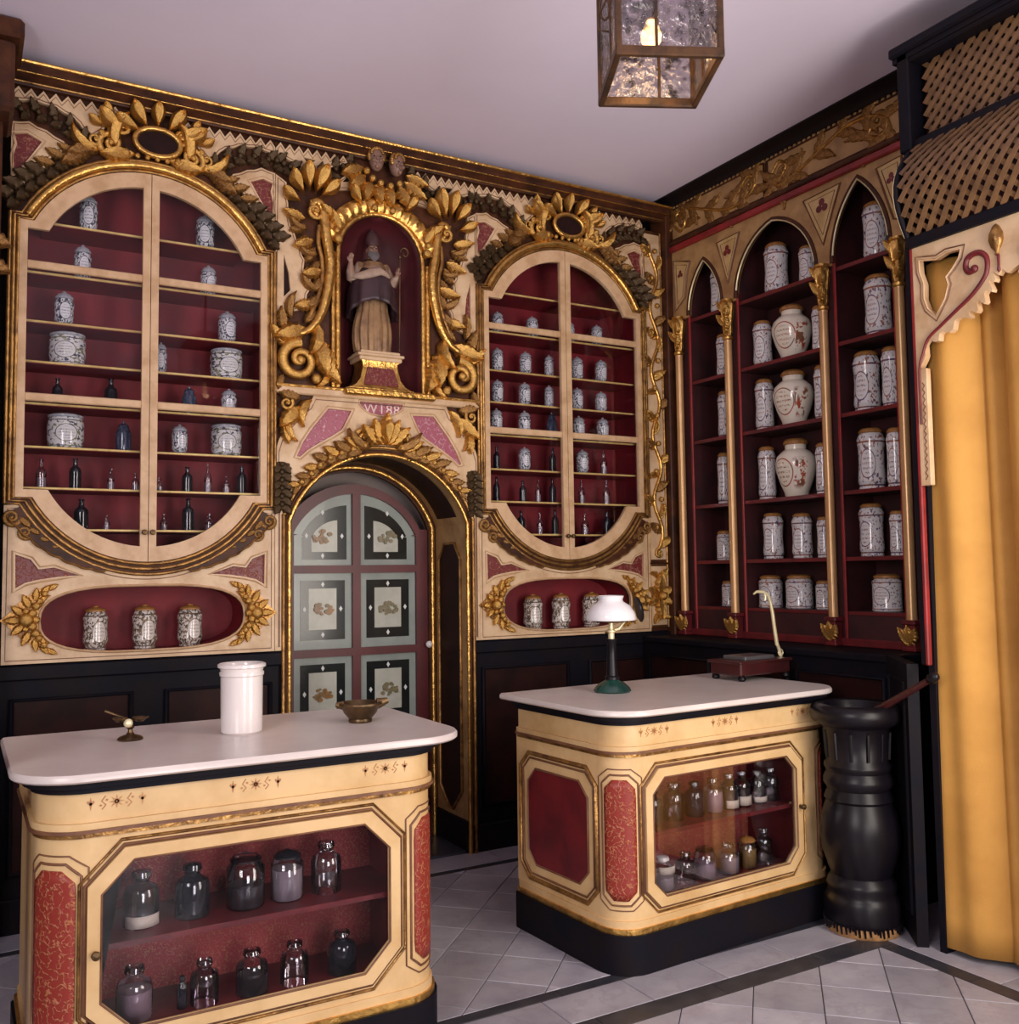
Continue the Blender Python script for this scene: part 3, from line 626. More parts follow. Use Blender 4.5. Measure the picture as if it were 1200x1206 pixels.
# fluted arch band
fb = MB(); n = 64; vs = []
for i in range(n+1):
    a = pi*(.06+.88*i/n); f = .006*cos(i*pi/2)
    for r, h in ((.228, .0), (.234, .026), (.255, .038+f), (.285, .040+f), (.306, .026), (.311, .0)): vs.append((r*cos(a), -h, 2.845+r*sin(a)*.98))
fs = [(i*6+j, i*6+j+1, i*6+j+7, i*6+j+6) for i in range(n) for j in range(5)]
fb.add(vs, fs); part('fluted_arch_band', fb, GOLD, t, 40)
for sg in (1, -1):
    def oo(key, u, v, a, s, **k): orn(t, key, sg*u, v, a if sg > 0 else 180-a, s, flip=((sg < 0) != k.pop('fp', False)), **k)
    # S scroll stem: upper volute, long stem, lower volute
    st = [(.322, 3.0), (.345, 3.045), (.322, 3.068), (.296, 3.04), (.285, 2.97), (.277, 2.90), (.262, 2.81), (.264, 2.71), (.295, 2.57), (.345, 2.48), (.405, 2.44)]
    sp = smoothp(st, 5); m_ = len(sp)
    part('scroll_stem', MB().utube([(sg*p[0], p[1]) for p in sp], [.013+.013*sin(pi*i/(m_-1))**.7 for i in range(m_)], .028, 8), GOLD, t, 60)
    st2 = [(.31, 2.96), (.315, 2.88), (.298, 2.80), (.298, 2.70), (.325, 2.60), (.36, 2.52)]
    part('scroll_stem', MB().utube([(sg*p[0], p[1]) for p in smoothp(st2, 5)], .011, .022, 8), OLDGOLD, t, 60)
    oo('gold_scroll', .408, 2.315, 95, .165, w=.006, fp=True); oo('gold_scroll', .335, 3.02, 60, .085, w=.02)
    oo('gold_leaf', .37, 2.47, -20, .13, w=.016); oo('gold_bend', .33, 2.50, 240, .14, w=.02); oo('gold_leaf', .315, 2.44, 260, .15, w=.012)
    oo('gold_leaf', .275, 2.40, 265, .12, w=.012); oo('gold_bend', .275, 2.30, 255, .10, w=.012); oo('gold_leaf', .30, 2.34, 235, .11); oo('gold_bead', .33, 2.24, 0, .05)
    oo('old_bend', .44, 2.51, 60, .10); oo('old_leaf', .475, 2.455, 80, .08); oo('old_leaf', .48, 2.25, -70, .06); oo('gold_leaf', .46, 2.385, 45, .09, w=.02)
    for q, (u, v, a, s_) in enumerate(((.335, 3.10, 110, .12), (.36, 3.11, 82, .11), (.31, 3.09, 135, .10), (.385, 3.09, 55, .10), (.40, 3.05, 25, .09))): oo('gold_lobe', u, v, a, s_, w=.03)
    for q, (u, v, a, s_) in enumerate(((.38, 2.98, 10, .085), (.37, 2.935, -10, .08), (.34, 2.885, -25, .085), (.32, 2.825, -25, .075), (.30, 2.75, -20, .085), (.31, 2.66, -5, .09), (.335, 2.59, -15, .08))):
        oo('old_bend' if q % 2 else 'gold_leaf', u, v, a, s_)
        oo('old_leaf', u-.01, v-.03, a-35, s_*.85, w=.012)
    oo('gold_bead', .225, 2.905, 0, .045, w=.03); oo('gold_leaf', .215, 2.955, 60, .07, w=.04); oo('gold_bead', .232, 2.945, 0, .03, w=.035); oo('gold_leaf', .225, 3.0, 30, .08, w=.035)
    oo('gold_lobe', .11, 3.09, 55, .08, w=.04); oo('gold_bead', .045, 3.085, 0, .035, w=.035)
    # cream fretwork
    A = [(.512, 3.165), (.485, 3.15), (.462, 3.135), (.468, 3.09), (.455, 3.04), (.455, 2.985), (.445, 2.94), (.43, 2.92), (.418, 2.88), (.40, 2.86), (.392, 2.81), (.378, 2.79), (.385, 2.74), (.352, 2.715), (.345, 2.665), (.368, 2.63), (.372, 2.56), (.41, 2.552), (.44, 2.54), (.491, 2.539), (.512, 2.505)]
    hA = [(.475, 2.80), (.452, 2.72), (.444, 2.64), (.475, 2.605)]
    B = [(.27, 3.142), (.235, 3.175), (.20, 3.208), (.15, 3.25), (.118, 3.252), (.085, 3.20), (.065, 3.165), (.12, 3.168), (.2, 3.152)]
    hB = [(.197, 3.19), (.147, 3.2), (.169, 3.222)]
    D = teeth(.17, .512, 3.288, 8, .030)[::-1]+[(.21, 3.27), (.25, 3.25), (.29, 3.228), (.33, 3.205), (.36, 3.192), (.39, 3.205), (.43, 3.235), (.47, 3.25), (.512, 3.255)]
    hD = [(.325, 3.268), (.385, 3.27), (.358, 3.238)]
    for P, H, nm_ in ((A, hA, 'cream_fretwork'), (B, hB, 'cream_fretwork'), (D, hD, 'cream_frieze')):
        if sg < 0: P = mir(P); H = mir(H)
        part(nm_, MB().slab(P, [H], 0, .018), CREAM, t); part('painted_line', MB().utube(inset(P, .009), .0022, .018, 5, True), LINE, t, 60); part('red_inset', MB().slab(inset(H, -.003), (), .0005, .005), PANEL if P is not A else INSET, t, 0)
    for q, (u, v, a) in enumerate(along([(.51, 3.225), (.45, 3.21), (.39, 3.178)], 5)+along([(.335, 3.175), (.26, 3.225), (.16, 3.285)], 6)):
        oo('dark_leaf', u, v, a+(55 if q % 2 else -55), .048, name='garland_leaf', w=.012); oo('dark_bead', u, v, 0, .026, name='garland_berry', w=.02)
# two cherub heads with wings over the arch
def cherub():
    mb = MB(); mb.lathe([(0, -.052), (.014, -.049), (.026, -.036), (.033, -.016), (.037, .006), (.036, .026), (.028, .043), (.014, .052), (0, .054)], 14)
    mb.ball((0, -.037, -.004), (.007, .010, .009), 8, 6); mb.ball((.016, -.030, -.012), .010, 8, 6); mb.ball((-.016, -.030, -.012), .010, 8, 6)
    mb.ball((0, -.032, -.024), (.010, .006, .004), 8, 5); mb.ball((0, -.026, -.040), .010, 8, 5)
    return mb
cm = mesh('cherub_head', cherub(), SKIN, 70)
hairm = MB()
for i in range(16):
    a = pi*(-.12+1.24*i/15); hairm.ball((.034*cos(a), -.008, .016+.036*sin(a)), .013, 7, 5)
for i in range(9):
    a = pi*i/8; hairm.ball((.026*cos(a), -.026, .026+.022*sin(a)), .010, 7, 5)
hm_ = mesh('curls', hairm, OLDGOLD, 60)
eyem = MB().ball((.014, -.0345, .006), (.006, .004, .004), 6, 4).ball((-.014, -.0345, .006), (.006, .004, .004), 6, 4); em_ = mesh('eyes', eyem, plainm('dark_eye', (.01, .008, .008)), 60)
for u, v, rz in ((-.040, 3.312, -.25), (.062, 3.306, .3)):
    h = link('cherub_head', cm, t, (u, -.055, v), (0, 0, rz)); h['label'] = 'painted cherub head over the niche'
    link('curls', hm_, h); link('eyes', em_, h)
for u, v, a, s_ in ((-.10, 3.27, 205, .10), (-.09, 3.235, 225, .10), (-.06, 3.215, 250, .09), (-.02, 3.22, 270, .09), (.03, 3.215, 275, .09), (.08, 3.215, 300, .09), (.11, 3.24, 325, .10), (.12, 3.275, 340, .09)):
    orn(t, 'gold_leaf', u, v, a, s_, name='wing_feather', w=.035)
for u, v in ((-.09, 3.25), (-.06, 3.22), (-.02, 3.205), (.03, 3.2), (.075, 3.22)): orn(t, 'gold_bead', u, v, 0, .034, w=.05)

# door surround: cream over-door panel with inscription, arch, jambs
d = thing('door_surround', 'cream arched door surround with rose-sheened panels and gilded crest', 'door surround', (NX, 0, 0))
over = [(-.512, 1.02), (-.475, 1.02)]+[(-p[0], p[1]) for p in doutl[1:-1]]+[(.475, 1.02), (.512, 1.02), (.512, 1.90), (.495, 1.955), (.47, 2.0), (.43, 2.045), (.395, 2.085), (.36, 2.115), (.335, 2.165), (-.335, 2.165), (-.36, 2.115), (-.395, 2.085), (-.43, 2.045), (-.47, 2.0), (-.495, 1.955), (-.512, 1.90)]
bo_ = archout(.462, .491, 1.44, 1.608, 1.02)
part('backing_board', MB().slab([(-.512, 1.02)]+bo_[::-1]+[(.512, 1.02), (.512, 2.165), (-.512, 2.165)], (), -.03, 0.0), BROWN, d, 0)
sheenR = [(.155, 2.108), (.265, 2.112), (.345, 2.012), (.385, 1.95), (.414, 1.885), (.40, 1.882), (.36, 1.918), (.31, 1.950), (.25, 1.985), (.201, 2.018), (.178, 2.06)]
cart = [(-.112, 2.158), (.106, 2.158), (.10, 2.138), (.078, 2.118), (.035, 2.102), (-.01, 2.098), (-.06, 2.105), (-.095, 2.125), (-.112, 2.145)]
part('overdoor_panel', MB().slab(over, [sheenR, mir(sheenR), cart], 0, .018), CREAM, d)
part('painted_line', MB().utube(inset(over, .016), .0024, .018, 5, True), LINE, d, 60)
for H in (sheenR, mir(sheenR)):
    part('sheen_inset', MB().slab(inset(H, -.003), (), .001, .007), REDSHEEN, d, 0, label='figured red panel with painted rose sheen')
    part('inset_bead', MB().utube(inset(H, -.010), .004, .018, 6, True), STILE, d, 60)
cr = part('inscription_panel', MB().slab(inset(cart, -.003), (), .001, .008), REDSHEEN, d, 0, label='cartouche in painted rose sheen with painted date')
part('inset_bead', MB().utube(inset(cart, -.006), .0035, .018, 6, True), STILE, d, 60)
fc = bpy.data.curves.new('inscription', 'FONT'); fc.body = 'W188'; fc.size = .066; fc.align_x = 'CENTER'; fc.extrude = .002; fc.space_character = 1.15
fo = bpy.data.objects.new('inscription', fc); COL.objects.link(fo)
dg = bpy.context.evaluated_depsgraph_get(); fm = bpy.data.meshes.new_from_object(fo.evaluated_get(dg)); bpy.data.objects.remove(fo)
fm.materials.clear(); fm.materials.append(paint('inscription_cream', (.80, .62, .56), (.70, .50, .46), .5))
link('inscription', fm, cr, (0.0, -.0095, 2.107), (pi/2, 0, 0))
part('outer_arch_moulding', MB().utube(doutl, .009, .020, 8), OLDGOLD, d, 60); part('inner_arch_moulding', MB().utube(dopen, .011, .014, 8), GOLD, d, 60)
part('arch_fillet', MB().utube(archout(.461, .489, 1.44, 1.606, -.02), .006, .012, 8), BROWN, d, 60)
# reveal (jambs and vault), inner arch moulding
DJ = .36; rv = MB(); m = len(dopen)
rv.add([(p[0], -.005, p[1]) for p in dopen]+[(p[0], DJ, p[1]) for p in dopen]+[(p[0]*1.07, -.005, 1.2+(p[1]-1.2)*1.04) for p in dopen]+[(p[0]*1.07, DJ, 1.2+(p[1]-1.2)*1.04) for p in dopen],
       [f for i in range(m-1) for f in ((i, i+1, m+i+1, m+i), (2*m+i, 3*m+i, 3*m+i+1, 2*m+i+1), (i, 2*m+i, 2*m+i+1, i+1), (m+i, m+i+1, 3*m+i+1, 3*m+i))])
part('reveal', rv, TAN, d, 30, label='brown panelled jambs and vault')
for sg in (1, -1):
    p_ = MB(); ys = (.06, .30); 
    po = [(.06+.10, .18), (.30-.10, .18), (.30, .28), (.30, 1.42), (.24, 1.50), (.12, 1.50), (.06, 1.42), (.06, .28)]
    p_.extr(po, (), lambda u, v, q: (sg*(.447-q), u, v), -.01, .004); part('jamb_panel', p_, PANEL, d)
    part('jamb_panel_moulding', MB().tube([(sg*.442, a, b) for a, b in po], .008, 6, True), OLDGOLD, d, 60)
    part('jamb_skirting', MB().box(*(sorted((sg*.43, sg*.447))), .0, DJ, 0, .15), EBON, d)
vp = MB(); vs = []
A_ = arc(0, 1.44, .469, radians(24), radians(156), 20)
vp.add([(p[0], y, p[1]) for y in (.07, .29) for p in A_]+[(p[0]*1.01, y, 1.44+(p[1]-1.44)*1.01) for y in (.07, .29) for p in A_],
       [(i, i+1, 22+i, 21+i) for i in range(20)]+[(42+i, 63+i, 64+i, 43+i) for i in range(20)])
part('vault_panel', vp, PANEL, d)
inn = archout(.425, .448, 1.44, 1.585, -.01)
part('inner_arch_band', MB().extr(dopen+[], [archout(.405, .425, 1.44, 1.575, -.005)], lambda u, v, q: (u, q, v), DJ-.012, DJ+.01), BROWN, d)
part('inner_gilt_moulding', MB().tube([(p[0], DJ-.016, p[1]) for p in inn], .013, 8), GOLD, d, 60)
part('threshold', MB().box(-.45, .45, 0, DJ, .0, .012), STRIP, d, 0)
# crest of leaves over the arch, corner leaves, side drops
for q in range(5): orn(d, 'gold_leaf', .0+.012*(q-2), 1.955, 90+(q-2)*-24, .115 if q == 2 else .10, w=.04+.006*(2-abs(q-2)), name='palmette_leaf')
orn(d, 'gold_lobe', 0, 1.95, 90, .10, w=.06, name='palmette_leaf')
for sg in (1, -1):
    def oo(key, u, v, a, s, **k): orn(d, key, sg*u, v, a if sg > 0 else 180-a, s, flip=((sg < 0) != k.pop('fp', False)), **k)
    oo('gold_scroll', .10, 1.985, 30, .075, w=.02); oo('old_bend', .06, 1.945, -5, .12, w=.022)
    for q, (u, v, a) in enumerate(along([(.10, 1.935), (.19, 1.905), (.28, 1.865), (.35, 1.80), (.40, 1.755)], 7)):
        oo('old_leaf' if q % 2 else 'gold_leaf', u, v, a+42, .085-.006*q, w=.022, name='arch_leaf'); oo('old_leaf', u, v, a-8, .075-.005*q, w=.018, name='arch_leaf')
        oo('gold_bead', u-.005, v+.012, 0, .028, w=.025)
    oo('gold_bend', .345, 2.145, -25, .12, w=.012, fp=True); oo('gold_leaf', .40, 2.11, -45, .11, w=.02); oo('gold_bend', .45, 2.06, -60, .10, w=.014, fp=True); oo('gold_scroll', .465, 2.12, 60, .065); oo('gold_leaf', .47, 2.03, 262, .075); oo('old_leaf', .40, 2.15, 8, .08)
    for q in range(6):
        v = 1.855-.036*q; oo('dark_leaf', .488, v, -60, .05, name='drop_leaf', w=.016); oo('dark_leaf', .480, v, -120, .05, name='drop_leaf', w=.016); oo('dark_bead', .484, v-.01, 0, .022, name='drop_berry', w=.02)

# the glazed door itself
dr = link('door_1', None, None, (NX, .385, 0)); dr['kind'] = 'structure'
dl = archout(.44, .405, 1.40, 1.58, .012)
rowz = [(1.395, None), (.985, 1.358), (.565, .955), (.16, .535)]
holes = []
def toppane(sg):
    a, b = (.036, .342) if sg > 0 else (-.308, -.006)
    if sg > 0:
        pts = [(a, 1.397), (b, 1.397), (b, 1.545), (b-.02, 1.548)]+[p for p in arc(.014, 1.395, .362, radians(26), radians(86), 10)]+[(a, 1.757)]
    else:
        pts = [(b, 1.397), (b, 1.757)]+[p for p in arc(.014, 1.395, .362, radians(94), radians(154), 10)]+[(a+.02, 1.548), (a, 1.545), (a, 1.397)]
    return pts
panes = [toppane(-1), toppane(1)]
for z0, z1 in ((.985, 1.358), (.573, .946), (.161, .534)):
    for a, b in ((-.308, -.006), (.036, .342)): panes.append([(a, z0), (b, z0), (b, z1), (a, z1)])
part('door_frame', MB().slab(dl, panes, -.02, .02), DOORRED, dr, 0, label='dark red door frame with glazing bars')
def flower(mb, cx, cz, s, seed):
    rnd = random.Random(seed)
    for i in range(26):
        a = rnd.random()*6.28; r = s*rnd.random()**.6; u, v = cx+r*cos(a), cz+r*sin(a)*.6
        q = s*(.13+.16*rnd.random()); mb.slab([(u+q*cos(2*pi*k/7), v+q*.8*sin(2*pi*k/7)) for k in range(7)], (), -.001, .0045+.0003*i)
    return mb
PIC = paint('frosted_picture_glass', (.50, .50, .43), (.42, .43, .36), .25, scale=10)
FLW = [paint('painted_rust_bouquet', (.30, .13, .03), (.16, .10, .03), .3, scale=40), paint('painted_green_bouquet', (.16, .15, .08), (.26, .20, .12), .3, scale=40)]
WHITEP = plainm('painted_white_star', (.7, .72, .7), .3)
for i, P in enumerate(panes):
    us = [p[0] for p in P]; vs_ = [p[1] for p in P]; cu = (min(us)+max(us))/2; z0, z1 = min(vs_), max(vs_)
    g = part('glass_pane', MB().slab(P, (), -.004, .001), PANEGREY, dr, 0)
    if i < 2:
        sc = lambda f: [(cu+(p[0]-cu)*f+( .010 if i == 0 else -.010), z0+.03*(1-f)/.25+(p[1]-z0)*f) for p in P]
        o_, h_ = sc(.76), sc(.44)
    else:
        o_ = [(min(us)+.036, z0+.045), (max(us)-.036, z0+.045), (max(us)-.036, z1-.035), (min(us)+.036, z1-.035)]; h_ = [(min(us)+.080, z0+.095), (max(us)-.080, z0+.095), (max(us)-.080, z1-.075), (min(us)+.080, z1-.075)]
    part('black_border', MB().slab(o_, [h_], -.001, .0025), PANEBLACK, g, 0); part('picture', MB().slab(h_, (), -.001, .0025), PIC, g, 0)
    hz = (min(p[1] for p in h_)+max(p[1] for p in h_))/2; hu = sum(p[0] for p in h_)/len(h_)
    part('painted_bouquet', flower(MB(), hu, hz-.005, .050, i), FLW[1 if i in (1, 3, 5) else 0], g, 0)
    st = MB()
    for u, v in ((hu, (min(p[1] for p in o_)+min(p[1] for p in h_))/2), (hu, (max(p[1] for p in o_)+max(p[1] for p in h_))/2), ((min(p[0] for p in o_)+min(p[0] for p in h_))/2, hz), ((max(p[0] for p in o_)+max(p[0] for p in h_))/2, hz)):
        st.slab([(u-.009, v), (u, v-.014), (u+.009, v), (u, v+.014)], (), -.001, .0035)
    part('white_star', st, WHITEP, g, 0)
part('door_knob', MB().lathe([(0, 0), (.008, 0), (.008, .014), (.017, .022), (.018, .032), (.010, .042), (0, .044)], 14), BUTTON, dr, label='white china door knob', loc=(.400, -.02, .985), rot=(pi/2, 0, 0))

# gilded corner pilaster beside the right cabinet
p = thing('gilded_pilaster', 'narrow gilded pilaster with twisting garland in the room corner', 'pilaster', (-.118, 0, 0))
part('shaft', MB().box(-.062, .062, -.002, .06, 1.02, 3.27), BROWN, p)
part('cream_field', MB().box(-.055, .055, -.012, 0, 1.41, 3.25, .003), CREAM, p); part('cream_field', MB().box(-.055, .055, -.012, 0, 1.05, 1.375, .003), CREAM, p)
part('edge_moulding', MB().utube([(-.06, 1.395), (.06, 1.395), (.06, 3.26), (-.06, 3.26)], .007, .010, 6, True), OLDGOLD, p, 60); part('edge_moulding', MB().utube([(-.06, 1.04), (.06, 1.04), (.06, 1.385), (-.06, 1.385)], .007, .010, 6, True), OLDGOLD, p, 60)
tw = [( .028*sin(i*.5), 1.47+1.72*i/60) for i in range(61)]
part('twisted_stem', MB().utube(tw, .011, .018, 7), GOLD, p, 60)
for i in range(22):
    v = 1.48+i*.078; a = 90+(55 if i % 2 else -55); orn(p, ('gold_leaf', 'old_leaf', 'gold_bend')[i % 3], .024*sin((v-1.47)/1.72*30), v, a, .075, w=.014)
    if i % 2: orn(p, 'gold_bead', -.02*sin((v-1.47)/1.72*30), v+.03, 0, .03, w=.018)
for q in range(6): orn(p, 'gold_leaf', 0, 1.21, 30+60*q, .075 if q not in (1, 4) else .10, w=.014)
for s_ in (-1, 1): orn(p, 'gold_bend', 0, 1.215+s_*.085, 90*s_+20, .07, w=.014); orn(p, 'gold_leaf', .0, 1.21+s_*.09, 90*s_-40, .06, w=.014)
orn(p, 'gold_bead', 0, 1.21, 0, .05, w=.03); orn(p, 'gold_scroll', 0, 1.445, 90, .05, w=.012)
struct('trim_4', MB().box(-.052, .02, -.06, .08, 0, 3.40, .006), BROWN)
# carved end of the woodwork at the far left
e = thing('left_pilaster', 'narrow cream and brown pilaster end at the left edge of the picture', 'pilaster', (-3.42, -.04, 0))
part('post', MB().box(-.05, .055, -.16, .02, 0, 3.40, .006), BROWN, e); part('cream_strip', MB().box(-.035, .042, -.175, -.16, 2.78, 3.12, .004), CREAM, e)
part('bracket', MB().box(-.06, .117, -.30, .0, 3.355, 3.43, .015).box(-.06, .088, -.27, .0, 3.08, 3.355, .015), BROWN, e)
for q in range(5): orn(e, 'old_leaf', -.01, 2.70-.05*q, -60+30*(q % 2), .09, w=.165)
orn(e, 'gold_leaf', 0, 2.66, 250, .16, w=.17)

# ------------------------------------------------------------------ right wall: gothic jar shelves (thing rotated so that u runs from the corner)
G = thing('gothic_shelf_unit', 'dark red gothic shelf unit with gilt columns on the right wall', 'shelving', (0, 0, 0), -pi/2)
UE = 1.60
part('back_board', MB().box(.03, UE, .215, .235, 1.0, 3.2), MAROON, G, 0)
part('base_board', MB().box(.04, UE, -.012, .22, 1.0, 1.035, .003), DKRED, G)
part('plinth_rail', MB().box(.04, UE, .006, .22, 1.035, 1.14, 0), MAROON, G, 0)
for a, b in ((.06, .185), (.46, .557), (1.10, 1.19), (1.51, UE)): part('divider', MB().box(a, b, .004, .22, 1.03, 3.14), MAROON, G, 0)
for a, b in ((.172, .188), (.455, .468), (.552, .566), (1.092, 1.104), (1.186, 1.200), (1.506, 1.52)): part('red_edge', MB().box(a, b, -.004, .006, 1.03, 2.78, .002), BRIGHTRED, G)
WS = [2.735, 2.385, 2.055, 1.70, 1.40, 1.155]
for a, b in ((.185, .46), (.557, 1.10), (1.19, 1.51)):
    for z in WS: 
        s = part('shelf', MB().box(a, b, .012, .215, z-.018, z), MAROON, G, 0); part('shelf_edge', MB().box(a, b, .006, .012, z-.018, z, 0), DKRED, s, 0)
def lancet(a, b, zs, za, n=12):   # pointed arch, opening polygon
    c = (a+b)/2; h = za-zs; w_ = (b-a)/2; R = (w_*w_+h*h)/(2*w_)
    t1 = math.asin(min(1, h/R)); r_ = [(b-R+R*cos(t1*i/n), zs+R*sin(t1*i/n)) for i in range(n+1)]
    return r_+[(2*c-x, z) for x, z in reversed(r_[:-1])]
arches = [lancet(.185, .456, 2.755, 3.035), lancet(.557, 1.10, 2.755, 3.085), lancet(1.19, 1.512, 2.755, 3.105)]
ops = [[(A[0][0], 2.70)]+A+[(A[-1][0], 2.70)] for A in arches]
sp_out = [(.06, 2.745)]
for A in arches: sp_out += [(A[-1][0], 2.745)]+A[::-1]+[(A[0][0], 2.745)]
sp_out += [(UE, 2.745), (UE, 3.14), (.06, 3.14)]
part('spandrel_board', MB().slab(sp_out, (), -.012, .010), TAN, G, 0)
for A in arches:
    part('arch_dark_moulding', MB().utube(A, .012, .008, 8), BROWN, G, 60); part('arch_gilt_edge', MB().utube([(p[0], p[1]) for p in inset(A, .008)[1:-1]], .005, .014, 6), BRIGHTBRASS, G, 60)  # brown border moulding along each pointed arch
for tri in ([(.455, 2.86), (.52, 2.84), (.50, 2.80), (.62, 3.02), (.40, 3.05)], [(1.1, 2.9), (1.19, 2.9), (1.22, 3.08), (1.06, 3.06)]):
    pass
def trefoil(cu, cv, s):
    mb = MB()
    for a in (90, 210, 330):
        u, v = cu+s*.55*cos(radians(a)), cv+s*.55*sin(radians(a)); mb.slab([(u+s*.5*cos(2*pi*k/10), v+s*.5*sin(2*pi*k/10)) for k in range(10)], (), .006, .014)
    return mb
for tri, c, s in (([(.430, 3.085), (.600, 3.092), (.508, 2.85)], (.507, 3.02), .030), ([(1.035, 3.10), (1.255, 3.11), (1.147, 2.855)], (1.145, 3.04), .036), ([(.075, 3.09), (.215, 3.05), (.185, 2.98), (.165, 2.86), (.085, 2.80)], (.13, 3.0), .022), ([(1.455, 3.10), (1.585, 3.11), (1.585, 2.83), (1.535, 2.85)], (1.53, 3.03), .026)):
    part('spandrel_panel', MB().slab(tri, (), .010, .0135), TANL, G, 0, label='pale tan painted spandrel')
    part('spandrel_line', MB().utube(tri, .006, .0135, 6, True), LINE, G, 60); part('spandrel_line', MB().utube(inset(tri, .020), .0025, .0135, 6, True), LINE, G, 60)
    part('spandrel_trefoil', trefoil(c[0], c[1], s), DKRED, G, 0, label='dark red carved trefoil')
part('red_rail', MB().box(.05, UE, -.028, .02, 3.14, 3.175, .006), BRIGHTRED, G); part('brown_rail', MB().box(.05, UE, -.036, .02, 3.175, 3.20, .006), BROWN, G)
part('frieze_board', MB().box(.05, UE, -.006, .02, 3.2, 3.42), BROWN, G, 0)
for a, b in ((.075, .785), (.815, 1.585)):
    f = part('frieze_panel', MB().slab([(a, 3.207), (b, 3.207), (b, 3.385), (a, 3.385)], (), .006, .014), TAN, G, 0)
    part('frieze_edge', MB().utube([(a, 3.207), (b, 3.207), (b, 3.385), (a, 3.385)], .007, .014, 6, True), BROWN, f, 60)
    L = b-a; fl = a > .5
    stem = smoothp([(a+.04*L, 3.28), (a+.10*L, 3.24), (a+.16*L, 3.28), (a+.12*L, 3.32), (a+.06*L, 3.33), (a+.10*L, 3.36), (a+.25*L, 3.335), (a+.45*L, 3.28), (a+.62*L, 3.24), (a+.78*L, 3.24), (a+.90*L, 3.28), (a+.92*L, 3.33), (a+.86*L, 3.355), (a+.80*L, 3.33), (a+.82*L, 3.295), (a+.86*L, 3.30)], 5)
    if fl: stem = [(p[0], 6.592-p[1]) for p in stem]
    part('scroll_stem', MB().utube(stem, .0085, .016, 6), GOLD, f, 60)
    for q in range(12):
        t_ = .10+.068*q; i = min(int(t_*len(stem)), len(stem)-2); u, v = stem[i]; du = stem[i+1][0]-u; dv = stem[i+1][1]-v; a_ = math.degrees(atan2(dv, du))
        for sgn in (1, -1): link('frieze_leaf', ME['tan_bend'], f, (u, -.012, v), (0, -radians(a_+sgn*16), 0), (.15, .12, .15*sgn))
    for u, v, s_ in ((a+.13*L, 3.29, .07), (a+.86*L, 3.31, .075)): link('scroll', ME['old_scroll'], f, (u, -.008, v), (0, 0, 0), (s_, s_*.7, s_))
part('cornice', MB().add(*(lambda m_: (m_.v, m_.f))(runx([(-.02, 3.395), (.03, 3.395), (.045, 3.41), (.075, 3.42), (.10, 3.432), (.10, 3.452), (-.02, 3.452)], .0, UE+.3))), BLACKW, G)
part('crenel_strip', (lambda mb: [mb.box(.06+.03*i, .075+.03*i, -.022, -.006, 3.385, 3.397) for i in range(51)] and mb)(MB()), TAN, G, 0)
# columns
cap_pr = [(.021, 0), (.027, .006), (.027, .018), (.021, .024), (.022, .04), (.024, .09), (.031, .15), (.036, .185), (.030, .20), (.036, .205), (.036, .215)]
for u in (.120, .510, 1.145, 1.558):
    c = part('column', MB().lathe([(.022, 0), (.022, .02), (.0215, .03), (.0205, 1.40), (.022, 1.41)], 14), SHAFT, G, 50, loc=(u, -.028, 1.13), label='slender gilded column shaft')
    part('column_base', MB().box(-.028, .028, -.026, .026, -.115, -.02, .004).box(-.033, .033, -.03, .03, -.02, 0, .004).box(-.033, .033, -.03, .03, -.13, -.112, .004), DKRED, c)
    k = part('capital', MB().lathe([(r, z) for r, z in cap_pr], 14, (0, 0, 1.41), lambda a, z: 1+.14*cos(7*a)*(1 if .03 < z < .19 else 0)), GOLD, c, 40)
    for j in range(4): link('acanthus_leaf', ME['gold_leaf'], c, (0, -.018, 1.45+.035*j), (0, -radians(90+(30 if j % 2 else -30)), 0), (.075, .09, .075))
    for q in (60, 90, 120): link('base_leaf', ME['gold_leaf'], c, (0, -.024, -.105), (0, -radians(q), 0), (.085, .06, .085))
# base cabinet below the shelves and splayed panel to the curtain box
bc = thing('base_cabinet', 'black panelled base cupboard under the gothic shelves', 'cupboard', (0, 0, 0), -pi/2)
part('body', MB().box(.02, 1.62, -.235, .22, 0, .965), EBON, bc, 0); part('top', MB().box(.02, 1.64, -.25, .22, .965, .998, .006), EBON, bc); part('skirting', MB().box(.02, 1.62, -.25, -.235, 0, .12, .004), EBON, bc)
for i in range(3):
    a, b = .08+i*.52, .54+i*.52; part('cupboard_door', MB().slab([(a, .18), (b, .18), (b, .90), (a, .90)], (), .235, .242), PANEL, bc); part('panel_moulding', MB().utube([(a, .18), (b, .18), (b, .90), (a, .90)], .012, .242, 6, True), EBON, bc, 60)
ag = atan2(-.29, .22); sp = MB().box(0, .36, -.02, .02, 0, 1.0)
o = part('splayed_panel', sp, EBON, bc, 0, loc=(1.62, -.245, 0), rot=(0, 0, -.70)); part('panel_moulding', MB().utube([(.05, .10), (.31, .10), (.31, .93), (.05, .93)], .009, .02, 6, True), EBON, o, 60)
part('cupboard_knob', MB().lathe([(0, 0), (.006, 0), (.006, .014), (.014, .022), (.013, .032), (0, .038)], 12), BRASS, bc, loc=(1.545, -.245, .665), rot=(pi/2, 0, 0))

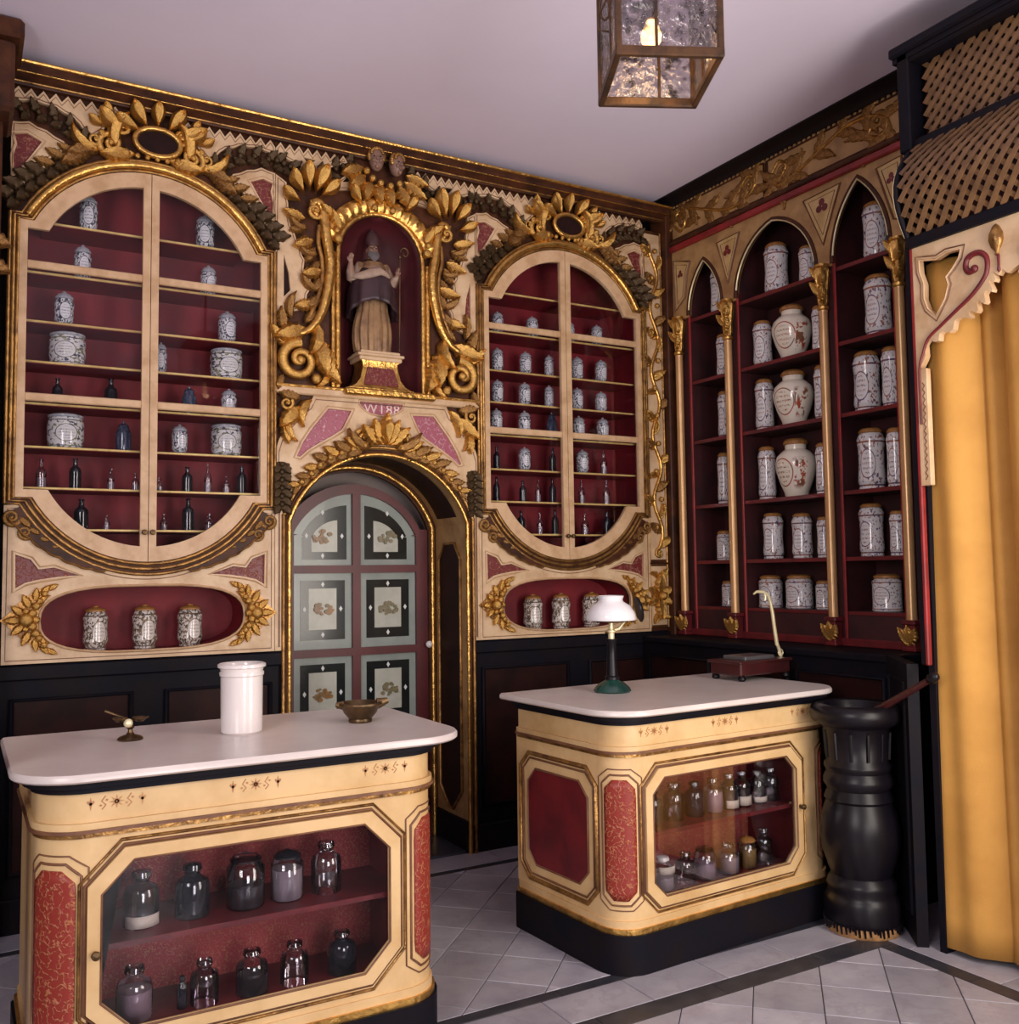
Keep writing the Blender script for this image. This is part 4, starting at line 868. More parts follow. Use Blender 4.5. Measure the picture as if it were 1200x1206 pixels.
# curtained doorway box with fretwork, lattice above
BX = thing('doorway_fretwork', 'cream fretwork doorway head with scrolls above the ochre curtain', 'doorway', (0, 0, 0), -pi/2)
W0 = .48
half = 2.345
ed = [(1.975, 1.50), (1.975, 2.505), (3.10, 2.505), (3.10, 1.5), (2.705, 1.5)]
trace = [(1.988, 1.64), (1.986, 1.85), (1.986, 2.06), (2.0, 2.10), (2.029, 2.150), (2.079, 2.160), (2.12, 2.185), (2.177, 2.209), (2.20, 2.215), (2.225, 2.236), (2.245, 2.25), (2.268, 2.278), (2.275, 2.30), (2.288, 2.325)]
sc_l = []
for i, (u, v) in enumerate(smoothp(trace[3:], 3)): sc_l.append((u+.006*(1 if i % 4 < 2 else -1), v-.010*(1 if i % 4 < 2 else -1)))
leftedge = trace[:3]+sc_l
top_m = [(2.300, 2.318), (2.315, 2.335), (2.33, 2.318)]
rightedge = [(2*half-.03-u, v) for u, v in reversed(leftedge)]
poly = [(1.975, 1.64), (1.975, 2.505), (2*half-.03-1.975, 2.505), (2*half-.03-1.975, 1.64)]+rightedge[::-1][:0]
poly = [(1.975, 2.505), (1.975, 1.64)]+leftedge+top_m+rightedge+[(2*half-.03-1.975, 1.64), (2*half-.03-1.975, 2.505)]
tre = [(2.001, 2.455), (2.03, 2.449), (2.070, 2.440), (2.11, 2.452), (2.168, 2.447), (2.160, 2.42), (2.135, 2.39), (2.107, 2.365), (2.115, 2.335), (2.10, 2.29), (2.062, 2.237), (2.03, 2.27), (2.016, 2.31), (2.018, 2.365), (2.003, 2.41)]
tre2 = [(2*half-.03-u, v) for u, v in reversed(tre)]
part('fretwork_board', MB().slab(poly, [tre, tre2], W0-.015, W0+.012), CREAM, BX)
for T_ in (tre, tre2):
    part('opening_line', MB().utube(inset(T_, -.012), .003, W0+.012, 6, True), LINE, BX, 60); part('opening_edge', MB().utube(T_, .004, W0+.011, 6, True), STILE, BX, 60)
scr = [(1.987, 1.86), (1.987, 2.05), (2.005, 2.115), (2.029, 2.163), (2.085, 2.20), (2.144, 2.237), (2.19, 2.265), (2.223, 2.291), (2.25, 2.32), (2.263, 2.345), (2.264, 2.385), (2.245, 2.409), (2.218, 2.414), (2.193, 2.403), (2.186, 2.375), (2.200, 2.356), (2.222, 2.362)]
for fl in (0, 1):
    pts = smoothp(scr, 4); n = len(pts)
    if fl: pts = [(2*half-.03-u, v) for u, v in pts]
    part('scroll_moulding', MB().utube(pts, [.004+.007*min(1, (i/n)*1.3) for i in range(n)], W0+.014, 7), DKRED if not fl else MAHOG, BX, 60, label='dark red scroll')
    part('scroll_bud', MB().ball((pts[-1][0]-.004, -W0-.014, pts[-1][1]), .014, 10, 6), DKRED, BX, 60)
part('finial', MB().lathe([(0, -.045), (.008, -.04), (.006, -.03), (.018, -.015), (.026, .008), (.024, .03), (.012, .055), (0, .066)], 14), OLDGOLD, BX, 60, loc=(2.300, -W0-.012, 2.428), label='brown gilt bud finial')
part('finial_drop', MB().lathe([(0, -.03), (.006, -.022), (.004, 0), (.005, .03), (0, .035)], 10), DKRED, BX, 60, loc=(2.305, -W0-.014, 2.355))
part('red_post', MB().box(1.960, 1.976, -W0-.012, -W0+.010, 1.0, 2.54, .004), BRIGHTRED, BX); part('dark_post', MB().box(1.940, 1.959, -W0-.008, -W0+.05, 1.0, 2.54, .004), EBON, BX); 
for nm_, a, b in (('trim_5', 1.95, 1.975), ('trim_6', 2.75, 3.5)):
    o = struct(nm_, MB().box(a, b, -W0+.02, -.26, 0, 2.50), EBON, 0); o.rotation_euler = (0, 0, -pi/2)
zig = MB()
for i in range(14): zig.utube([(1.995, 1.66+.025*i), (2.004, 1.6725+.025*i), (1.995, 1.685+.025*i)], .0018, W0+.012, 5)
part('zigzag_line', zig, LINE, BX, 0)
part('cream_strip', MB().box(1.976, 2.014, -W0-.011, -W0+.012, 1.64, 2.06, .002), CREAM, BX)

# bellied lattice box
LB = thing('lattice_box', 'dark bellied wooden lattice box above the curtained doorway', 'lattice', (0, 0, 0), -pi/2)
def belly(u, s):   # s 0 at top rail, 1 at bottom rail
    w_ = .43+.07*s+.085*sin(pi*s)**1.0; z = 2.905-.36*s; return (u+.012*sin(pi*s*.5), w_, z)
U0, U1 = 1.962, 3.30
NS = 9
def strip(f, u0, u1, s0, s1, th, wd, off):
    mb = MB(); vs = []; n = max(2, int(NS*abs(s1-s0)+.99))
    for i in range(n+1):
        t_ = i/n; s_ = s0+(s1-s0)*t_; u = u0+(u1-u0)*t_; p_ = Vector(f(u, s_)); q_ = Vector(f(u, s_+.01))-Vector(f(u, s_-.01))
        nrm = Vector((0, -q_.z, q_.y)).normalized()
        if nrm.y < 0: nrm = -nrm
        tg = (q_.normalized()*(.36*(s1-s0)) + Vector((u1-u0, 0, 0))).normalized(); sd = nrm.cross(tg)
        for a, b in ((-1, 0), (1, 0), (1, 1), (-1, 1)):
            P = p_+sd*(wd/2*a)+nrm*(off+th*b); vs.append((P.x, -P.y, P.z))
    fs = [(i*4+k, i*4+(k+1) % 4, i*4+4+(k+1) % 4, i*4+4+k) for i in range(n) for k in range(4)]+[(0, 1, 2, 3), (n*4+3, n*4+2, n*4+1, n*4)]
    return mb.add(vs, fs)
stp = .047; dx = .34
k = U0-dx
while k < U1:
    for d_, off in ((1, 0.0), (-1, .007)):
        u0, u1 = (k, k+dx) if d_ > 0 else (k+dx, k); s0, s1 = 0.0, 1.0
        lo, hi = U0+.01, U1
        def cu_(u): return (u-u0)/(u1-u0)
        for lim in (lo, hi):
            q = cu_(lim)
            if (u0 < lo and lim == lo) or (u0 > hi and lim == hi): s0 = max(s0, q)
            if (u1 < lo and lim == lo) or (u1 > hi and lim == hi): s1 = min(s1, q)
        if s1-s0 > .06: part('lattice_slat', strip(belly, u0+(u1-u0)*s0, u0+(u1-u0)*s1, s0, s1, .006, .0175, off), LATT, LB, 40)
    k += stp
flat = lambda u, s: (u, .40, 3.22-.30*s)
k = U0-.30
while k < U1:
    for d_, off in ((1, 0.0), (-1, .006)):
        u0, u1 = (k, k+.30) if d_ > 0 else (k+.30, k); s0, s1 = 0.0, 1.0
        for lim in (U0+.03, U1):
            q = (lim-u0)/(u1-u0)
            if (u0 < lim) == (lim < 2.5) and u0 != lim: s0 = max(s0, q)
            if (u1 < lim) == (lim < 2.5) and u1 != lim: s1 = min(s1, q)
        if s1-s0 > .06: part('lattice_slat', strip(flat, u0+(u1-u0)*s0, u0+(u1-u0)*s1, s0, s1, .006, .018, off), LATT, LB, 40)
    k += stp
part('corner_post', MB().box(1.925, 1.975, -.475, -.38, 2.88, 3.27, .006), EBON, LB); part('middle_rail', MB().box(1.95, U1, -.455, -.39, 2.885, 2.925, .006), EBON, LB); part('bottom_rail', MB().box(1.96, U1, -.515, -.44, 2.505, 2.548, .008), EBON, LB)
part('top_rail', MB().box(1.92, U1, -.47, -.38, 3.215, 3.25, .006), EBON, LB); part('cornice', MB().box(1.90, U1, -.49, -.02, 3.25, 3.29, .008).box(1.91, U1, -.475, -.02, 3.23, 3.25), EBON, LB)
edge = [belly(U0-.005, i/10) for i in range(11)]
part('curved_end_post', MB().tube([(a, -b-.004, c) for a, b, c in edge], .012, 8), EBON, LB, 60); part('curved_end_line', MB().tube([(a-.006, -b-.012, c) for a, b, c in edge[3:]], .003, 6), BRIGHTBRASS, LB, 60)
part('dark_back', MB().box(1.96, U1, -.36, -.34, 2.50, 3.25).box(1.93, 1.96, -.40, -.02, 2.5, 3.25), MAROON, LB, 0)
part('end_web', MB().slab([(.36, 2.51)]+[(b-.004, c) for a, b, c in edge[::-1]]+[(.36, 2.905)], (), 0, .008), EBON, LB, 0, loc=(1.972, 0, 0), rot=(0, 0, -pi/2))

# ochre curtain
cu = MB(); vs = []; NU, NV = 220, 24
def fold(u, z):
    k = (z-.02)/2.4; d = .040+.010*(1-k)
    ph = (u-1.90)/.235*2*pi*.5
    uu = u-.03*(1-k)*sin(u*9)
    best = .22
    for c_, hw, base, amp in ((2.035, .110, .345, .097), (2.175, .045, .300, .075), (2.375, .150, .335, .112), (2.60, .085, .31, .11), (2.76, .08, .32, .10)):
        hw *= 1.03+.10*(1-k); x = (uu-c_)/hw
        if abs(x) < 1: best = max(best, base+amp*sqrt(1-x*x)**1.15)
    return best+.012*(1-k)+.005*sin(u*55+2*k)
for i in range(NU+1):
    for j in range(NV+1):
        z = .022+2.43*j/NV; k = j/NV; u = 1.925+.85*i/NU; u += (.05*k)*(1-i/NU); vs.append((u, -fold(u, z), z))
cu.add(vs, [(i*(NV+1)+j, i*(NV+1)+j+1, (i+1)*(NV+1)+j+1, (i+1)*(NV+1)+j) for i in range(NU) for j in range(NV)])
o = link('curtain', mesh('curtain', cu, CURT, 80), None, (0, 0, 0), (0, 0, -pi/2)); tag(o, 'heavy ochre curtain hanging in folds in the fretwork doorway', 'curtain')
so = o.modifiers.new('cloth_thickness', 'SOLIDIFY'); so.thickness = .006

# ------------------------------------------------------------------ shop counters
def make_counter(name, label, loc, rz, X0, X1, Y0, Y1, door, side_left, corners, interior):
    """X0..X1, Y0..Y1 the body; front faces -y"""
    t = thing(name, label, 'counter', loc, rz, 'marble topped shop counters')
    r = .105 if side_left else .115
    def rrect(x0, x1, y0, y1, r, n=8): return (arc(x1-.02, y1-.02, .02, 0, pi/2, 3)+arc(x0+.02, y1-.02, .02, pi/2, pi, 3)+arc(x0+r, y0+r, r, pi, 1.5*pi, n)+arc(x1-r, y0+r, r, 1.5*pi, 2*pi, n))
    part('plinth', MB().prism(rrect(X0-.022, X1+.022, Y0-.022, Y1, r+.02), 0, .13), EBON, t, 30)
    part('base_moulding', MB().prism(rrect(X0-.014, X1+.014, Y0-.014, Y1, r+.01), .13, .148), GOLD, t, 30, label='worn gilt base moulding')
    part('base_moulding', MB().prism(rrect(X0-.006, X1+.006, Y0-.006, Y1, r), .148, .172), CREAMY, t, 30)
    # body: U shaped wall round the corners, open behind the front door panel
    n = 10
    def u_path(e, rr): return [(X1-r, Y0-e)]+arc(X1-r, Y0+r, rr, 1.5*pi, 2*pi, n)+[(X1+e, Y1), (X0-e, Y1)]+arc(X0+r, Y0+r, rr, pi, 1.5*pi, n)+[(X0+r, Y0-e)]
    part('carcass', MB().prism(u_path(0, r)+u_path(-.02, r-.02)[::-1], .172, .73), CREAMY, t, 30)
    dx0, dx1, dz0, dz1, ch = door
    fr = [(X0+r, .172), (X1-r, .172), (X1-r, .73), (X0+r, .73)]
    part('front_panel', MB().slab(fr, [octa(dx0+.004, dx1-.004, dz0+.004, dz1-.004, ch)], -Y0-.02, -Y0), CREAMY, t, 0)
    part('frieze_moulding', MB().prism(rrect(X0-.016, X1+.016, Y0-.016, Y1, r+.012), .728, .736), LINE, t, 30); part('frieze_moulding', MB().prism(rrect(X0-.010, X1+.010, Y0-.010, Y1, r+.006), .736, .752), CREAMY, t, 30)
    part('frieze_moulding', MB().prism(rrect(X0-.006, X1+.006, Y0-.006, Y1, r+.002), .716, .728), OLDGOLD, t, 30)
    part('frieze', MB().prism(rrect(X0, X1, Y0, Y1, r), .752, .824), CREAMY, t, 30)
    part('dark_cavetto', MB().prism(rrect(X0-.012, X1+.012, Y0-.012, Y1, r+.01), .824, .840), EBON, t, 30); part('dark_cavetto', MB().prism(rrect(X0-.03, X1+.03, Y0-.03, Y1, r+.02), .840, .858), EBON, t, 30)
    P = rrect(X0-.06, X1+(.04 if side_left else .085), Y0-.065, Y1+.04, .16); lo, hi = inset(P, .006), inset(P, .005); m = len(P); vs = []
    for poly, z in ((lo, .858), (P, .863), (P, .874), (hi, .880)): vs += [(a, b, z) for a, b in poly]
    part('marble_top', MB().add(vs, [list(range(m))[::-1], [3*m+i for i in range(m)]]+[(k*m+i, k*m+(i+1) % m, (k+1)*m+(i+1) % m, (k+1)*m+i) for k in range(3) for i in range(m)]), MARBLE, t, 40)
    # door
    O = octa(dx0, dx1, dz0, dz1, ch); I = octa(dx0+.034, dx1-.034, dz0+.034, dz1-.034, ch*.86)
    d = part('counter_door', MB().slab(O, [I], -Y0, -Y0+.012), CREAMY, t, 0)
    part('glass_pane', MB().slab(I, (), -Y0+.002, -Y0+.004), PANEC, d, 0)
    part('dark_bead', MB().utube(inset(O, -.005), .0045, -Y0+.002, 6, True), LINE, d, 60); part('gilt_bead', MB().utube(inset(O, -.018), .0045, -Y0+.002, 6, True), OLDGOLD, d, 60); part('inner_bead', MB().utube(inset(I, -.002), .003, -Y0+.012, 6, True), LINE, d, 60)
    # interior
    L = MB().box(dx0-.03, dx1+.03, Y0+.30, Y0+.31, .18, .71)
    part('interior_back', L, DAMASK, t, 0, label='red patterned backing')
    part('interior_sides', MB().box(dx0-.04, dx0-.03, Y0+.02, Y0+.31, .18, .71).box(dx1+.03, dx1+.04, Y0+.02, Y0+.31, .18, .71).box(dx0-.03, dx1+.03, Y0+.02, Y0+.31, .70, .71), DKRED, t, 0)
    part('interior_floor', MB().box(dx0-.03, dx1+.03, Y0+.02, Y0+.31, .185, .2035), DKRED, t, 0); part('shelf', MB().box(dx0-.03, dx1+.03, Y0+.035, Y0+.30, .425, .4395), DKRED, t, 0)
    # rounded corner panels
    for cs in corners:
        cx_, a0 = (X0+r, 1.25*pi) if cs < 0 else (X1-r, 1.75*pi)
        mb = MB(); rows = 14; N = 8; vs = []
        for i in range(rows+1):
            z = .238+.402*i/rows; q = min(i, rows-i); hw = radians(21 if r > .15 else 30)*(1-.55*max(0, 1-q/1.4)**2 if q < 1.4 else 1)
            for j in range(N+1):
                a = a0-hw+2*hw*j/N; vs.append((cx_+(r+.005)*cos(a), Y0+r+(r+.005)*sin(a), z))
        for i in range(rows+1):
            for j in (0, N):
                v = vs[i*(N+1)+j]; pass
        mb.add(vs, [(i*(N+1)+j, i*(N+1)+j+1, (i+1)*(N+1)+j+1, (i+1)*(N+1)+j) for i in range(rows) for j in range(N)])
        o = part('corner_panel', mb, CORNERRED, t, 60, label='red figured corner panel'); so = o.modifiers.new('s', 'SOLIDIFY'); so.thickness = .005; so.offset = -1
        for hw, za, zb, rr in ((27 if r > .15 else 36, .222, .656, .0035), (38 if r > .15 else 44, .205, .675, .0022)):
            hw = radians(hw); pts = []
            for zz, aa in ((za, -.5), (za, .5), (za+.03, 1), (zb-.03, 1), (zb, .5), (zb, -.5), (zb-.03, -1), (za+.03, -1)):
                pts.append((a0+hw*aa, zz))
            full = []
            for i in range(len(pts)):
                (a1, z1), (a2, z2) = pts[i], pts[(i+1) % len(pts)]
                for k in range(5): full.append((a1+(a2-a1)*k/5, z1+(z2-z1)*k/5))
            part('corner_line', MB().tube([(cx_+(r+.001)*cos(a), Y0+r+(r+.001)*sin(a), z) for a, z in full], rr, 6, True), LINE, t, 60)
    # painted frieze motifs, flat paint a hair proud of the surface
    def motif(u):
        mb = MB()
        def dia(cx_, cz_, a, b): mb.slab([(cx_-a, cz_), (cx_, cz_-b), (cx_+a, cz_), (cx_, cz_+b)], (), -Y0+.0, -Y0+.0012)
        for k in (-2, -1, 0, 1, 2):
            c = u+k*.030
            if k == 0:
                for a in range(8): mb.slab([(c+.004*cos(a*pi/4+1.2), .796+.004*sin(a*pi/4+1.2)), (c+.018*cos(a*pi/4), .796+.016*sin(a*pi/4)), (c+.004*cos(a*pi/4-1.2), .796+.004*sin(a*pi/4-1.2))], (), -Y0, -Y0+.0012)
            elif abs(k) == 1: mb.utube([(c-.004, .78), (c+.005, .79), (c-.005, .80), (c+.004, .812)], .0018, -Y0, 5); dia(c+.007, .802, .004, .003); dia(c-.007, .79, .004, .003)
            else: dia(c, .796, .007, .004); dia(c, .796, .0035, .016); dia(c-.006, .80, .003, .004); dia(c+.006, .80, .003, .004)
        return mb
    us = [(dx0+dx1)/2]
    if X1-X0 > 1.11: us += [X0+r+.08] if False else []
    for u in us+[X0+r+.06, X1-r-.06][:2]: part('painted_motif', motif(u), MOTIF, t, 0)
    kx = dx0+.018 if interior['knob'] < 0 else dx1-.018
    part('knob', MB().lathe([(0, 0), (.006, 0), (.005, .010), (.011, .016), (.010, .024), (0, .028)], 12), BRASS, d, loc=(kx, Y0-.012, .44), rot=(pi/2, 0, 0))
    if side_left:
        ya, yb = -(Y0+r+.01), -(Y1-.03)     # negated y so that the panel reads left to right from outside
        m3 = lambda u, v, q: (X0-q, -u, v)
        O = octa(yb, ya, .20, .665, .055); I = octa(yb+.05, ya-.05, .255, .61, .05)
        part('side_panel', MB().extr(inset(I, .0), (), m3, 0, .004), DKRED, t, 0)
        for ring, rr, mt in ((O, .009, OLDGOLD), (inset(O, .018), .004, LINE), (I, .004, LINE)): part('side_moulding', MB().tube([m3(u, v, .003) for u, v in ring], rr, 6, True), mt, t, 60)
    return t
# left counter (world aligned), right counter turned a few degrees
make_counter('shop_counter', 'cream counter under the white crock and bowl, nearest at lower left', (0, 0, 0), 0, -3.30, -2.235, -1.615, -.985, (-3.19, -2.37, .212, .683, .085), False, (-1, 1), {'knob': -1})
C2 = (-1.02, -1.20)
c2 = make_counter('shop_counter', 'cream counter under the white shaded lamp, near the right wall', (C2[0], C2[1], 0), radians(3.5), -.545, .555, -.315, .295, (-.432, .362, .203, .668, .06), True, (-1, 1), {'knob': 1})
def c2w(x, y):
    a = radians(3.5); return (C2[0]+x*cos(a)-y*sin(a), C2[1]+x*sin(a)+y*cos(a))

# ------------------------------------------------------------------ jars and bottles (radius 1, height 1 in their own space)
PR = {
 'a': [(.78, 0), (.82, .04), (.74, .10), (.93, .20), (.92, .45), (.98, .64), (.90, .71), (.80, .74), (.80, .77)], 'b': [(.90, 0), (.96, .04), (.94, .10), (1, .30), (1, .72), (.93, .82), (.88, .86)],
 'f': [(.86, 0), (.90, .02), (.84, .06), (.94, .14), (.86, .45), (.88, .65), (.96, .82), (.82, .90), (.70, .925)], 'p': [(.52, 0), (.56, .02), (.60, .09), (.82, .28), (.98, .48), (1, .58), (.92, .70), (.66, .795), (.52, .82), (.52, .90)],
 'g': [(.94, 0), (1, .04), (.95, .12), (.95, .72), (1, .78), (.82, .86), (.76, .88)], 't': [(.80, 0), (.86, .03), (.78, .09), (.98, .20), (.90, .48), (.98, .72), (.80, .84), (.72, .87)],
 'e': [(.85, 0), (.92, .05), (1, .3), (.98, .6), (.7, .75), (.62, .80)], 'd': [(.92, 0), (1, .03), (1, .56), (.86, .66), (.42, .74), (.36, .80), (.40, .86), (.36, .88)], 'c': [(.90, 0), (1, .03), (1, .52), (.70, .64), (.40, .70), (.36, .80), (.44, .84)]}
LD = {
 'a': [(.84, .77), (.90, .79), (.90, .82), (.80, .85), (.68, .90), (.34, .93), (.16, .945), (.22, .97), (.12, 1), (0, 1)], 'b': [(.94, .86), (.98, .88), (.98, .92), (.84, .96), (.30, .98), (.14, 1), (0, 1)],
 'f': [(.80, .925), (.84, .935), (.80, .965), (.60, 1), (0, 1)], 'p': [(.56, .90), (.60, .91), (.58, .96), (.46, 1), (0, 1)], 'g': [(.82, .88), (.86, .89), (.84, .95), (.6, 1), (0, 1)],
 't': [(.80, .87), (.80, .90), (.62, .94), (.30, .955), (.22, .97), (.24, .99), (0, 1)], 'e': [(.70, .80), (.74, .82), (.5, .88), (.2, .92), (.22, .97), (0, 1)], 'd': [(.26, .88), (.28, .92), (.44, .94), (.42, .98), (0, 1)], 'c': [(.28, .84), (.26, .88), (.42, .91), (.40, .97), (0, 1)]}
def closed(p): return ([(0, p[0][1])] if p[0][0] > 0 else [])+p+([(0, p[-1][1])] if p[-1][0] > 0 else [])
JM = {'a': JARBLUE, 'b': JARBIG, 'f': JARTALL, 'p': JARPOT, 'g': JARTALL, 't': JARDARK, 'e': BLUEG, 'd': DARKG, 'c': CLEARG}
LM = {'a': JARBLUE, 'b': JARBIG, 'f': OCHRELID, 'p': OCHRELID, 'g': OCHRELID, 't': OCHRELID, 'e': BLUEG, 'd': DARKG, 'c': CLEARG}
LIDP = paint('grey_glazed_lid', (.45, .46, .50), (.25, .27, .33), .2, scale=5, coat=.3)
JMESH = {}
for k in PR:
    JMESH[k] = (mesh('jar_'+k, MB().lathe(closed(PR[k]), 24), JM[k], 40), mesh('lid_'+k, MB().lathe(closed(LD[k]), 20), LIDP if k in 'ab' else LM[k], 40))
FILL = mesh('contents', MB().lathe([(0, .02), (.86, .02), (.92, .05), (.92, .36), (0, .37)], 16), POWD[0], 40)
ORD = ['first', 'second', 'third', 'fourth', 'fifth', 'sixth', 'seventh', 'eighth', 'ninth']
KD = {'a': 'blue-figured white jar with domed lid', 'b': 'squat white jar with wreathed label', 'e': 'dark blue glazed lidded jar', 'd': 'dark glass bottle', 'c': 'small clear glass bottle',
      'f': 'tall violet-figured white jar', 'p': 'round-bellied cream jar with flower spray', 'g': 'short violet-figured white jar', 't': 'brown-figured white jar with ochre lid'}
def add_jar(k, loc, r, h, rz, label, group, extra=0):
    nm = {'d': 'dark_bottle', 'c': 'clear_bottle', 'p': 'belly_jar'}.get(k, 'drug_jar')
    o = thing(nm, label, 'bottle' if k in 'dc' else 'jar', loc, rz, group)
    link('body', JMESH[k][0], o, sc=(r, r, h)); link('stopper' if k in 'dc' else 'lid', JMESH[k][1], o, sc=(r, r, h))
    if k == 'c': link('contents', FILL, o, sc=(r, r, h))
    return o
JL = [(0,[('a',-0.230,0.038,0.170),('a',0.251,0.042,0.168),]),(1,[('a',-0.250,0.036,0.160),('a',0.267,0.036,0.150),]),(2,[('a',-0.318,0.040,0.152),('a',0.351,0.041,0.152),]),(3,[('b',-0.303,0.070,0.144),('a',0.067,0.026,0.145),('b',0.348,0.070,0.145),]),(4,[('d',-0.338,0.021,0.122),('d',-0.133,0.027,0.138),('e',0.187,0.032,0.132),('a',0.360,0.035,0.135),]),(5,[('b',-0.305,0.070,0.150),('e',-0.081,0.033,0.134),('a',0.149,0.035,0.134),('b',0.350,0.066,0.150),]),(6,[('c',-0.393,0.020,0.125),('d',-0.266,0.024,0.131),('c',-0.129,0.015,0.097),('c',-0.031,0.015,0.080),('c',0.066,0.015,0.066),('d',0.182,0.023,0.116),('c',0.270,0.016,0.132),('c',0.351,0.015,0.080),('d',0.419,0.022,0.130),]),(7,[('d',-0.350,0.022,0.115),('d',-0.241,0.029,0.130),('c',-0.143,0.013,0.064),('c',0.085,0.015,0.073),('d',0.187,0.026,0.145),('c',0.278,0.018,0.079),]),(8,[('c',-0.085,0.015,0.075),('c',0.086,0.015,0.075),]),('n',[('t',-0.180,0.050,0.186),('t',0.013,0.052,0.186),('t',0.198,0.054,0.184),]),]
JR = [(1,[('a',-0.337,0.033,0.128),('a',-0.124,0.034,0.128),('a',0.116,0.030,0.129),('a',0.297,0.033,0.132),]),(2,[('a',-0.340,0.033,0.135),('a',-0.169,0.034,0.133),('a',-0.020,0.027,0.130),('a',0.162,0.035,0.140),('a',0.322,0.035,0.138),]),(3,[('a',-0.342,0.033,0.132),('a',-0.177,0.034,0.132),('a',-0.023,0.027,0.129),('a',0.159,0.035,0.132),('a',0.318,0.035,0.124),]),(4,[('a',-0.350,0.034,0.149),('a',-0.180,0.035,0.149),('e',-0.009,0.031,0.155),('a',0.166,0.036,0.146),('a',0.326,0.036,0.148),]),(5,[('d',-0.352,0.018,0.124),('a',-0.183,0.034,0.131),('d',-0.007,0.020,0.133),('a',0.185,0.037,0.136),('c',0.328,0.019,0.138),]),(6,[('d',-0.355,0.018,0.132),('d',-0.196,0.020,0.117),('c',-0.102,0.016,0.127),('d',-0.011,0.020,0.137),('c',0.176,0.018,0.135),('c',0.341,0.019,0.140),]),(7,[('d',-0.209,0.022,0.125),('c',-0.094,0.016,0.117),('d',0.002,0.020,0.132),('c',0.194,0.021,0.116),('d',0.342,0.023,0.132),]),(8,[('c',-0.086,0.016,0.070),('c',-0.012,0.014,0.070),('c',0.191,0.016,0.065),]),('n',[('t',-0.144,0.053,0.186),('t',0.031,0.052,0.189),('t',0.230,0.054,0.190),]),]
JW = [[('f',0.310,0.051,0.267,0),('f',0.330,0.041,0.241,1),('f',0.323,0.036,0.259,2),('f',0.309,0.038,0.280,3),('g',0.299,0.044,0.160,4),('g',0.321,0.038,0.136,5),],[('f',0.734,0.065,0.270,0),('f',0.941,0.046,0.193,0),('f',0.624,0.053,0.244,1),('p',0.824,0.099,0.275,1),('f',0.998,0.036,0.231,1),('f',0.624,0.051,0.270,2),('p',0.820,0.100,0.278,2),('f',0.999,0.036,0.270,2),('f',0.628,0.048,0.275,3),('p',0.822,0.100,0.290,3),('f',0.993,0.036,0.249,3),('f',0.657,0.055,0.233,4),('f',0.850,0.053,0.220,4),('f',0.987,0.036,0.195,4),('g',0.628,0.062,0.164,5),('g',0.820,0.068,0.166,5),('g',0.974,0.040,0.137,5),],[('f',1.344,0.060,0.270,0),('f',1.343,0.064,0.285,1),('f',1.266,0.064,0.280,2),('f',1.396,0.042,0.275,2),('f',1.275,0.064,0.280,3),('f',1.404,0.040,0.265,3),('f',1.262,0.058,0.239,4),('f',1.400,0.036,0.198,4),('g',1.333,0.066,0.166,5),],]
for data, cx, side in ((JL, LX, 'left'), (JR, RX, 'right')):
    for sh, js in data:
        z = 1.0495 if sh == 'n' else SH[sh]+.0005
        place = f'oval niche under {side} arched cabinet' if sh == 'n' else f'{ORD[sh]} shelf down, {side} arched cabinet'
        if sh == 8: z = 1.3855; place = f'bottom of {side} arched cabinet'
        for i, (k, u, r, h) in enumerate(js):
            pos = 'alone' if len(js) == 1 else (ORD[i]+' from left')
            add_jar(k, (cx+u, .115, z), r, h, random.uniform(-.25, .25), f'{KD[k]}, {pos}, {place}', f'jars and bottles in the {side} arched cabinet' if sh != 'n' else f'jars in the {side} oval niche')
BN = ['narrow left bay', 'wide middle bay', 'right bay']
for b, js in enumerate(JW):
    cnt = {}
    for k, u, r, h, s_ in js: cnt.setdefault(s_, []).append(u)
    for k, u, r, h, s_ in js:
        us = sorted(cnt[s_]); pos = 'alone' if len(us) == 1 else ORD[us.index(u)]+' from left'
        add_jar(k, (.105 if k != 'p' else .108, -u, WS[s_]+.0005), r, h, -pi/2+(.25 if k != 'p' else .35)+random.uniform(-.2, .2)+.0, f'{KD[k]}, {pos}, {ORD[s_]} shelf down, {BN[b]}', 'jars on the gothic shelves')
